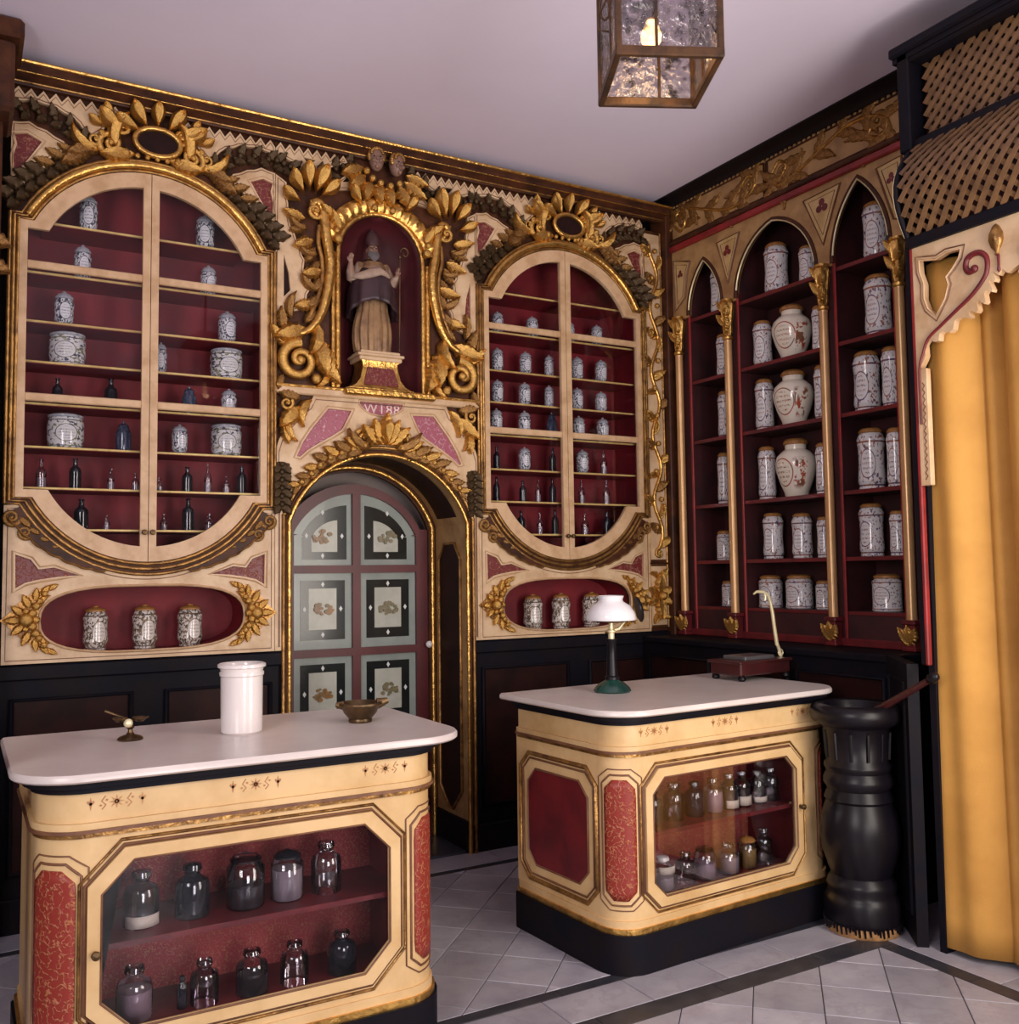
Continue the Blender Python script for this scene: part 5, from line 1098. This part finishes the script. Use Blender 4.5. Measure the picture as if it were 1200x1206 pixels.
# bottles inside the counters
def shop_bottle(loc, r, h, body, stop, fill, lab, label, group, rz=0.0, dome=False):
    o = thing('stoppered_bottle', label, 'bottle', loc, rz, group)
    pr = [(0, 0), (.92, 0), (1, .03), (1, .60), (.90, .69), (.50, .76), (.44, .80), (.50, .83)] if not dome else [(0, 0), (.94, 0), (1, .03), (1, .74), (.86, .80), (.80, .82), (.84, .84)]
    part('body', MB().lathe([(a*r, b*h) for a, b in pr]+[(0, pr[-1][1]*h)], 20), body, o, 40)
    sp_ = [(.34, .83), (.34, .86), (.58, .88), (.52, .97), (.2, 1), (0, 1)] if not dome else [(.84, .84), (.86, .88), (.6, .96), (.2, .98), (.12, 1), (0, 1)]
    part('stopper', MB().lathe([(0, sp_[0][1]*h)]+[(a*r, b*h) for a, b in sp_], 16), stop, o, 40)
    if fill is not None: part('contents', MB().lathe([(0, .02*h), (.9*r, .02*h), (.93*r, .05*h), (.93*r, fill[1]*h), (0, fill[1]*h+.002)], 16), fill[0], o, 40)
    if lab:
        z0, z1 = lab; mb = MB(); N = 12
        mb.add([((r+.0012)*cos(-pi/2-1.1+2.2*i/N), (r+.0012)*sin(-pi/2-1.1+2.2*i/N), z*h) for i in range(N+1) for z in (z0, z1)], [(2*i, 2*i+1, 2*i+3, 2*i+2) for i in range(N)])
        q = part('paper_label', mb, LABELP, o, 60); so = q.modifiers.new('s', 'SOLIDIFY'); so.thickness = .0008
    return o
rb = [(-.285, .036, .126, DARKG, DARKG, None, None), (-.180, .039, .134, SMOKEG, CLEARG, None, None), (-.076, .037, .126, DARKG, DARKG, None, None), (.02, .039, .126, CLEARG, CLEARG, (POWD[3], .60), None), (.106, .035, .133, CLEARG, CLEARG, (POWD[1], .58), (.04, .26)), (.176, .034, .134, CLEARG, CLEARG, (POWD[1], .50), (.05, .30)), (.260, .036, .125, SMOKEG, CLEARG, None, (.06, .22)), (.335, .035, .127, SMOKEG, CLEARG, None, None)]
for i, (x, r, h, bo, st_, fi, la) in enumerate(rb):
    X, Y = c2w(x, -.315+.125); shop_bottle((X, Y, .440), r, h, bo, st_, fi, la, f'{ORD[i]} bottle from left on the upper shelf inside the lamp counter', 'bottles inside the lamp counter', radians(3.5))
rb = [(-.240, .042, .116, CLEARG, PORC, (POWD[0], .38), (.52, .74), 0), (-.130, .037, .114, SMOKEG, CLEARG, None, None, 0), (-.03, .042, .118, CLEARG, CLEARG, (POWD[3], .5), None, 1), (.09, .044, .109, CLEARG, CLEARG, (POWD[0], .55), None, 0), (.196, .037, .116, CLEARG, OCHRELID, (POWD[2], .62), None, 1), (.286, .036, .136, SMOKEG, CLEARG, None, None, 0)]
for i, (x, r, h, bo, st_, fi, la, dm) in enumerate(rb):
    X, Y = c2w(x, -.315+.125); shop_bottle((X, Y, .204), r, h, bo, st_, fi, la, f'{ORD[i]} bottle from left on the bottom inside the lamp counter', 'bottles inside the lamp counter', radians(3.5), dm)
lb = [(-3.044, .046, .142, SMOKEG, SMOKEG, None, (.03, .24), .440), (-2.914, .046, .140, DARKG, DARKG, None, None, .440), (-2.771, .052, .146, CLEARG, CLEARG, (POWD[1], .4), None, .440), (-2.654, .046, .136, CLEARG, DARKG, (POWD[0], .62), None, .440), (-2.539, .044, .144, CLEARG, CLEARG, None, None, .440)]
for i, (x, r, h, bo, st_, fi, la, z) in enumerate(lb): shop_bottle((x, -1.48, z), r, h, bo, st_, fi, la, f'{ORD[i]} bottle from left on the upper shelf inside the crock counter', 'bottles inside the crock counter', 0, i in (2, 3))
lb = [(-3.058, .046, .138, CLEARG, CLEARG, (POWD[3], .55), None), (-2.938, .014, .085, DARKG, DARKG, None, None), (-2.880, .038, .118, SMOKEG, CLEARG, None, None), (-2.752, .044, .118, CLEARG, CLEARG, (POWD[1], .42), None), (-2.632, .040, .116, CLEARG, CLEARG, None, None), (-2.492, .042, .118, DARKG, CLEARG, None, None)]
for i, (x, r, h, bo, st_, fi, la) in enumerate(lb): shop_bottle((x, -1.48, .204), r, h, bo, st_, fi, la, f'{ORD[i]} bottle from left on the bottom inside the crock counter', 'bottles inside the crock counter')

# ------------------------------------------------------------------ things on the counters
MT = .880
v = thing('ointment_crock', 'tall white porcelain crock with a rolled rim on the left counter', 'crock', (-2.728, -1.262, MT))
part('body', MB().lathe([(0, 0), (.056, 0), (.061, .005), (.062, .168), (.0655, .172), (.0655, .180), (.062, .184), (.064, .192), (.071, .196), (.071, .204), (.066, .207), (.058, .203), (.056, .19), (.056, .012), (0, .012)], 40), PORC, v, 40)
b = thing('bronze_mortar_bowl', 'small dark bronze mortar bowl with pouring lip on the left counter', 'bowl', (-2.356, -1.28, MT), radians(-10))
part('bowl', MB().lathe([(0, 0), (.036, 0), (.038, .005), (.036, .012), (.052, .030), (.062, .052), (.069, .056), (.069, .062), (.062, .063), (.054, .05), (.040, .022), (0, .016)], 28), BRASS, b, 40)
part('lip', MB().tube([(.055, 0, .055), (.072, 0, .059), (.090, 0, .064)], [.018, .014, .009], 8, flat=.5), BRASS, b, 60); part('handle_stub', MB().tube([(-.055, 0, .055), (-.078, 0, .058)], [.014, .008], 8, flat=.5), BRASS, b, 60)
g = thing('brass_ornament', 'small dark brass scale stand with two tiny pans on the left counter', 'brass ornament', (-3.036, -1.213, MT))
part('foot', MB().lathe([(0, 0), (.034, 0), (.036, .004), (.030, .010), (.012, .016), (.008, .022), (0, .022)], 20), BRASS, g, 40); part('stem', MB().lathe([(0, .02), (.008, .02), (.006, .03), (.012, .036), (.006, .044), (.006, .055), (0, .056)], 14), BRASS, g, 40)
part('ball', MB().ball((-.008, -.014, .050), .013, 12, 8), BRIGHTBRASS, g, 60)
part('beam', MB().tube([(-.07, 0, .088), (-.035, 0, .072), (0, 0, .056), (.03, 0, .058), (.05, 0, .062)], .0035, 6), BRASS, g, 60)
for x, z in ((.026, .050), (-.028, .052)): part('pan', MB().lathe([(0, 0), (.010, .001), (.020, .010), (.021, .014), (.018, .012), (.009, .004), (0, .003)], 16, (x, 0, z)), BRASS, g, 50)
n = thing('carved_post', 'dark rounded wooden post end at the left edge of the left counter', 'post', (-3.44, -1.49, 0))
part('post', MB().box(-.028, .03, -.04, .04, 0, .86, .008), MAHOG, n); part('rounded_head', MB().tube([(0.0, -.045, .955), (0.0, .045, .955)], .050, 16).box(-.03, .04, -.04, .04, .86, .95, .01), MAHOG, n)

# oil style table lamp with a white glass shade
l = thing('table_lamp', 'table lamp with white glass shade, green foot and black disc', 'lamp', (-1.257, -1.128, MT)); l.scale = (.94, .94, .97)
part('foot', MB().lathe([(0, 0), (.074, 0), (.078, .006), (.072, .018), (.052, .036), (.030, .046), (.026, .052), (0, .052)], 32), GREENEN, l, 40)
part('column', MB().lathe([(.030, .05), (.030, .06), (.024, .066), (.020, .15), (.019, .20), (.023, .205), (.023, .212), (0, .212)], 20), BLACKW, l, 40)
part('neck', MB().lathe([(.013, .21), (.013, .235), (.020, .240), (.020, .246), (.010, .250), (.010, .285), (.016, .29), (0, .292)], 16), BRIGHTBRASS, l, 40)
part('cross_arm', MB().tube([(-.03, 0, .238), (.02, 0, .238)], .004, 8), BRASS, l, 60); part('curved_arm', MB().tube([(.01, 0, .245), (.035, -.005, .25), (.055, -.008, .272), (.085, -.008, .295)], .0065, 8), BRIGHTBRASS, l, 60)
part('shade_ring', MB().lathe([(.020, .275), (.075, .280), (.078, .288), (.02, .292)], 24), BRASS, l, 40)
part('shade', MB().lathe([(.104, .287), (.107, .292), (.100, .318), (.082, .345), (.055, .360), (.050, .368), (.056, .384), (.051, .386), (.045, .370), (.050, .356), (.078, .340), (.095, .316), (.101, .292)], 36), MILK, l, 50, label='white glass dome shade')
part('black_disc', MB().lathe([(0, 0), (.052, 0), (.054, .006), (.045, .014), (0, .018)], 24), BLACKW, l, 40, loc=(.148, .01, .325), rot=(0, radians(78), radians(-25)))
# precision balance on a mahogany box
q = thing('apothecary_balance', 'mahogany balance box with tall pale brass arm on the right counter', 'scale', (-.487, -1.085, MT), radians(3.5))
part('box', MB().box(-.155, .150, -.09, .09, .022, .082, .006), MAHOG, q); part('box_moulding', MB().box(-.165, .160, -.098, .098, .072, .084, .004), MAHOG, q)
for x in (-.135, .135):
    for y in (-.075, .075): part('foot', MB().lathe([(0, 0), (.012, 0), (.018, .008), (.016, .018), (.010, .024), (0, .024)], 12, (x, y, 0)), BLACKW, q, 40)
part('top_plate', MB().box(-.10, .08, -.065, .065, .083, .100, .003), paint('grey_metal_plate', (.20, .19, .20), (.14, .13, .14), .3, .6), q)
part('arm_post', MB().tube([(.168, -.02, .03), (.172, -.02, .09), (.158, -.02, .125), (.150, -.02, .14)], .008, 8), BRIGHTBRASS, q, 60); part('arm', MB().tube([(.150, -.02, .135), (.138, -.02, .20), (.126, -.02, .28), (.112, -.02, .335)], [.009, .0085, .008, .007], 8), BRIGHTBRASS, q, 60)
part('hook', MB().tube([(.112, -.02, .33), (.100, -.02, .355), (.070, -.02, .370), (.030, -.02, .372), (.010, -.02, .362)], [.008, .009, .008, .006, .004], 8), BRIGHTBRASS, q, 60); part('pointer', MB().tube([(.075, -.02, .37), (.085, -.02, .345), (.078, -.02, .33)], .004, 6), BRIGHTBRASS, q, 60)
part('ring', MB().tube([(.172+.014*cos(i*.7), -.02+.002*i/9, .10+.016*sin(i*.7)) for i in range(9)], .003, 6, True), BRIGHTBRASS, q, 60)

# big turned mortar with its pestle
m = thing('floor_mortar', 'tall black turned wooden floor mortar beside the ochre curtain', 'mortar', (-.508, -1.660, 0))
part('body', MB().lathe([(0, .03), (.132, .03), (.137, .045), (.137, .115), (.130, .13), (.122, .150), (.128, .165), (.122, .185), (.108, .205), (.118, .23), (.140, .30), (.146, .36), (.138, .42), (.122, .465), (.118, .475), (.126, .485), (.120, .50), (.112, .52), (.126, .54), (.126, .56), (.114, .585), (.122, .60), (.122, .612), (.112, .625), (.116, .70), (.122, .748), (.134, .758), (.160, .772), (.168, .79), (.168, .815), (.158, .832), (.140, .838), (.118, .834), (.10, .80), (.07, .70), (0, .68)], 44), BLACKW, m, 50)
part('worn_foot', MB().lathe([(0, 0), (.130, 0), (.135, .006), (.136, .032), (.131, .045), (0, .045)], 44, flute=lambda a, z: 1-.03*max(0, sin(a*17+sin(a*5)*2)) if z < .02 else 1), RAWW, m, 40, label='chipped bare wood foot')
ch_ = MB()
for i in range(60):
    a = i*2*pi/60+.04*sin(i*7.3); hh = .012+.022*abs(sin(i*3.7))
    ch_.tube([(1.0*.1375*cos(a), 1.0*.1375*sin(a), .045), (1.0*.1385*cos(a+.03), 1.0*.1385*sin(a+.03), .045-hh)], [.006, .003], 5)
part('flaking_paint', ch_, BLACKW, m, 0)
for i in range(12):
    a = i*pi/6; part('fluting', MB().tube([(.1135*cos(a), .1135*sin(a), .635), (.119*cos(a), .119*sin(a), .735)], .007, 6), BLACKW, m, 60)
pe = thing('pestle', 'dark wooden pestle leaning out of the black floor mortar', 'pestle', (-.508, -1.660, 0))
a, b = Vector((.015, .03, .75)), Vector((-.032, -.370, .968)); 
part('shaft', MB().tube([a, a.lerp(b, .4), a.lerp(b, .93)], [.020, .014, .011], 10), MAHOG, pe, 60); dv = (b-a).normalized()
part('knob_end', MB().tube([b-dv*.028, b-dv*.02, b-dv*.006, b+dv*.012, b+dv*.02], [.010, .018, .020, .014, .004], 12), BLACKW, pe, 60)

# ------------------------------------------------------------------ hanging lantern
LZ = 2.52; S_ = .118
ln = thing('hanging_lantern', 'rusty square iron lantern with hammered glass hanging from the ceiling', 'lantern', (-2.045, -2.455, 0), radians(-26))
LT = 2.86
fr = MB()
part('bottom_frame', MB().box(-S_-.008, S_+.008, -S_-.008, -S_+.008, LZ-.004, LZ+.019, .003).box(-S_-.008, S_+.008, S_-.008, S_+.008, LZ-.004, LZ+.019, .003).box(-S_-.008, -S_+.008, -S_, S_, LZ-.004, LZ+.019, .003).box(S_-.008, S_+.008, -S_, S_, LZ-.004, LZ+.019, .003), IRON, ln)
part('top_frame', MB().box(-S_-.02, S_+.02, -S_-.02, -S_+.01, LT, LT+.02, .003).box(-S_-.02, S_+.02, S_-.01, S_+.02, LT, LT+.02, .003).box(-S_-.02, -S_+.01, -S_, S_, LT, LT+.02, .003).box(S_-.01, S_+.02, -S_, S_, LT, LT+.02, .003), IRON, ln)
for x in (-1, 1):
    for y in (-1, 1): part('corner_bar', MB().box(x*S_-.0075, x*S_+.0075, y*S_-.0075, y*S_+.0075, LZ, LT, .002), IRON, ln)
for ax in (0, 1):
    for sg in (-1, 1):
        a = sg*S_
        def bx(u0, u1, z0, z1, d): return MB().box(u0, u1, a-d, a+d, z0, z1) if ax == 0 else MB().box(a-d, a+d, u0, u1, z0, z1)
        part('glass_pane', bx(-S_, S_, LZ+.02, LT, .0015), HAMMER, ln, 0, label='wavy hammered glass pane'); part('lead_came', bx(-.003+.03*sg, .003+.03*sg, LZ+.02, LT, .004), IRON, ln, 0)
rf = MB().add([(x, y, LT+.02) for x, y in ((-S_-.02, -S_-.02), (S_+.02, -S_-.02), (S_+.02, S_+.02), (-S_-.02, S_+.02))]+[(x, y, LT+.16) for x, y in ((-.05, -.05), (.05, -.05), (.05, .05), (-.05, .05))], [(0, 1, 5, 4), (1, 2, 6, 5), (2, 3, 7, 6), (3, 0, 4, 7), (4, 5, 6, 7), (3, 2, 1, 0)])
part('roof', rf, IRON, ln, 0); part('chain', MB().tube([(0, 0, LT+.16), (0, 0, CZ)], .008, 8), IRON, ln); part('ceiling_rose', MB().lathe([(0, 0), (.05, 0), (.04, -.02), (0, -.03)], 20, (0, 0, CZ)), IRON, ln, 40)
for x in (-1, 1): part('side_ring', MB().tube([(x*(S_+.014+.012*sin(i*.7854/1)), -.03, LZ+.16+.03*cos(i*.7854)) for i in range(8)], .003, 6, True), IRON, ln, 60)
part('side_latch', MB().tube([(-S_-.012, -.06, LZ+.17), (-S_-.035, -.06, LZ+.12), (-S_-.035, -.06, LZ+.09), (-S_-.010, -.06, LZ+.085)], .0025, 6), IRON, ln, 60)
part('lamp_holder', MB().lathe([(0, 0), (.02, 0), (.02, .10), (.008, .12), (.008, .19), (0, .19)], 16, (-.015, .0, LZ+.148)), IRON, ln, 40)
part('bulb', MB().lathe([(0, -.036), (.014, -.032), (.024, -.018), (.025, -.004), (.018, .016), (.012, .03), (0, .034)], 16, (-.015, 0, LZ+.118)), BULB, ln, 60)
ld = bpy.data.lights.new('lantern_light', 'POINT'); ld.energy = .7; ld.color = (1, .66, .32); ld.shadow_soft_size = .03
lo_ = bpy.data.objects.new('lantern_light', ld); COL.objects.link(lo_); lo_.location = (-2.05, -2.455, LZ+.06)

# ------------------------------------------------------------------ statue of a mitred saint on its pedestal in the niche
SX, SY, SZ = NX-.012, .075, 2.414
pd = thing('statue_pedestal', 'gilt and red waisted pedestal under the saint in the niche', 'pedestal', (NX+.005, .075, 2.2155))
def sq(mb, lv, mat=None):
    vs = []; fs = []
    for hw, hd, z in lv: vs += [(-hw, -hd, z), (hw, -hd, z), (hw, hd, z), (-hw, hd, z)]
    for i in range(len(lv)-1): fs += [(i*4+k, i*4+(k+1) % 4, i*4+4+(k+1) % 4, i*4+4+k) for k in range(4)]
    fs += [(3, 2, 1, 0), tuple(len(vs)-4+k for k in range(4))]; return mb.add(vs, fs)
part('body', sq(MB(), [(.165, .075, 0), (.165, .075, .012), (.150, .072, .016), (.125, .068, .030), (.102, .062, .06), (.090, .058, .11), (.088, .057, .135), (.096, .060, .148)]), GOLD, pd, 30)
part('red_face', MB().add([(-.088, -.0735, .030), (.088, -.0735, .030), (.066, -.0635, .115), (-.066, -.0635, .115), (-.088, -.066, .030), (.088, -.066, .030), (.066, -.056, .115), (-.066, -.056, .115)], [(0, 1, 2, 3), (7, 6, 5, 4), (0, 4, 5, 1), (1, 5, 6, 2), (2, 6, 7, 3), (3, 7, 4, 0)]), INSET, pd, 0, label='figured red front panel')
part('top_slab', MB().box(-.108, .108, -.07, .07, .148, .168, .004).box(-.118, .118, -.078, .078, .168, .182, .004).box(-.10, .10, -.065, .065, .182, .1975, .003), CREAM, pd)
st = thing('saint_statue', 'carved statue of a bearded mitred saint holding a crozier in the niche', 'statue', (SX, SY, SZ), radians(-8))
ALB = paint('gilded_alb', (.36, .21, .10), (.20, .11, .06), .45, .2, scale=14); CAPE = paint('dark_plum_cape', (.060, .028, .034), (.034, .018, .022), .4, .1, scale=14)
SLEEVE = paint('pale_sleeve', (.42, .30, .22), (.30, .20, .15), .5, scale=16); BEARD = paint('grey_beard', (.15, .125, .13), (.10, .085, .09), .6, scale=30); MITRE = paint('dark_mitre', (.10, .05, .05), (.06, .03, .035), .4, .2, scale=20)
bm_ = MB()
N = 40; lv = []
for i in range(16):
    z = .0+.33*i/15; lv.append((z, .082+.012*sin(pi*min(1, z/.20))-.018*(z/.33)))
vs = []
for z, r in lv:
    for k in range(N):
        a = 2*pi*k/N; f = 1+.085*sin(a*13+.6*sin(z*16))*(1-.55*z/.33); vs.append((r*1.05*f*cos(a), r*.72*f*sin(a), z))
bm_.add(vs, [(i*N+k, i*N+(k+1) % N, (i+1)*N+(k+1) % N, (i+1)*N+k) for i in range(15) for k in range(N)]+[list(range(N))[::-1], [15*N+k for k in range(N)]])
bm_.tube([(0, 0, .30), (0, 0, .36), (0, .002, .41), (0, .002, .44), (0, 0, .455), (0, -.004, .475)], [.068, .072, .068, .052, .026, .022], 16)
bm_.ball((0, -.006, .500), (.026, .031, .037), 14, 10); bm_.tube([(0, -.034, .512), (0, -.045, .498), (0, -.042, .494)], [.004, .007, .006], 7)
for sx in (-1, 1): bm_.ball((sx*.026, .0, .500), (.005, .008, .011), 8, 6); bm_.ball((sx*.011, -.034, .512), (.009, .006, .004), 7, 5)
# arms: his right (picture left) bent up in front and outward, his left forward on the staff
bm_.tube([(-.052, 0, .425), (-.085, -.012, .372), (-.105, -.028, .345)], [.030, .029, .027], 12); bm_.tube([(-.105, -.028, .345), (-.118, -.048, .375), (-.118, -.060, .415)], [.027, .020, .011], 12)
bm_.tube([(.052, 0, .425), (.082, -.018, .36), (.088, -.03, .335)], [.030, .028, .026], 12); bm_.tube([(.088, -.03, .335), (.100, -.062, .355), (.108, -.078, .368)], [.026, .018, .011], 12)
def hand(mb, c, up, out, s):   # palm with four fingers and a thumb
    c = Vector(c); up = Vector(up).normalized(); out = Vector(out).normalized(); sd = up.cross(out).normalized()
    mb.tube([c-up*.004*s, c+up*.010*s, c+up*.018*s], [.008*s, .011*s, .010*s], 8)
    for j, (o_, L) in enumerate(((-.009, .016), (-.003, .020), (.003, .019), (.009, .014))):
        p0 = c+up*.016*s+sd*o_*s; mb.tube([p0, p0+up*L*.6*s+out*.003*s, p0+up*L*s+out*.009*s], [.0036*s, .0033*s, .0026*s], 6)
    p0 = c+up*.004*s-sd*.009*s; mb.tube([p0, p0-sd*.008*s+up*.007*s+out*.003*s, p0-sd*.009*s+up*.015*s+out*.006*s], [.0040*s, .0035*s, .0026*s], 6)
hand(bm_, (-.118, -.060, .417), (0, -.1, 1), (.3, -1, 0), 1.15); hand(bm_, (.106, -.076, .368), (-.2, -.5, 1), (.8, .2, .1), 1.1)
body = part('figure', bm_, ALB, st, 60)
bpy.context.view_layer.update()
rm = body.modifiers.new('rm', 'REMESH'); rm.mode = 'VOXEL'; rm.voxel_size = .0030; rm.use_smooth_shade = True
dg = bpy.context.evaluated_depsgraph_get(); me = bpy.data.meshes.new_from_object(body.evaluated_get(dg)); body.modifiers.clear(); body.data = me
me.materials.clear()
for mt in (ALB, SKIN, SLEEVE): me.materials.append(mt)
for p_ in me.polygons:
    x, y, z = p_.center; p_.use_smooth = True
    p_.material_index = 1 if (z > .462 and abs(x) < .06) or (y < -.062 and z > .36) else (2 if abs(x) > .075 and z > .30 else 0)
cp = MB(); vs = []; NA, NZ = 44, 12
for j in range(NZ+1):
    k = j/NZ; z = .452-.235*k
    for i in range(NA+1):
        a = -pi*.5+(i/NA-.5)*2*pi*.88; r = .036+.062*sin(pi*.5*min(1, k*1.6))+.012*k; f = 1+.05*k*sin(a*11)
        front = max(0, -sin(a)); vs.append((r*1.12*f*cos(a), r*.86*f*sin(a)+.002, z+.02*k*front**2-.05*k*(1-front)))
cp.add(vs, [(j*(NA+1)+i, j*(NA+1)+i+1, (j+1)*(NA+1)+i+1, (j+1)*(NA+1)+i) for j in range(NZ) for i in range(NA)])
o = part('cape', cp, CAPE, st, 80); so = o.modifiers.new('s', 'SOLIDIFY'); so.thickness = .005
st_ = MB(); st_.tube([(-.115, -.052, .352), (-.07, -.075, .352), (-.02, -.082, .368), (.02, -.08, .380), (.05, -.072, .372), (.07, -.062, .358)], [.010, .020, .024, .020, .014, .006], 10, flat=.5)
part('folded_stole', st_, SLEEVE, st, 60)
bd = MB()
for i in range(9):
    x = (i-4)*.0055; bd.tube([(x, -.033+.002*abs(i-4), .487), (x*1.05, -.043+.002*abs(i-4), .466), (x*.6, -.044, .436+.003*abs(i-4))], [.006, .007, .003], 6)
part('beard', bd, BEARD, st, 60)
mi = MB(); vs = []
for j, (z, w_, d_) in enumerate(((.522, .029, .033), (.535, .031, .034), (.560, .033, .026), (.585, .024, .014), (.607, .004, .004))):
    for k in range(16): a = 2*pi*k/16; vs.append((w_*cos(a), -.004+d_*sin(a), z))
mi.add(vs, [(j*16+k, j*16+(k+1) % 16, j*16+16+(k+1) % 16, j*16+16+k) for j in range(4) for k in range(16)]+[list(range(16))[::-1], [64+k for k in range(16)]])
part('mitre', mi, MITRE, st, 50)
ey = MB()
for sx in (-1, 1): ey.ball((sx*.0105, -.0345, .506), (.005, .003, .003), 6, 4)
part('eyes', ey, plainm('statue_eye', (.01, .008, .008)), st, 60)
cz = MB().tube([(.112, -.080, .0), (.114, -.082, .25), (.116, -.084, .46)], .0045, 8)
cz.tube([(.116+.026*(1-cos(a))*0+.024*(1-.06*i)*cos(pi-i*.55)+.024, -.084, .462+.030*(1-.055*i)*sin(i*.55)+.018) for i, a in enumerate([0]*13)], [.0048-.0001*i for i in range(13)], 8)
cz.ball((.116, -.084, .458), .009, 8, 6); part('crozier', cz, BRASS, st, 60)
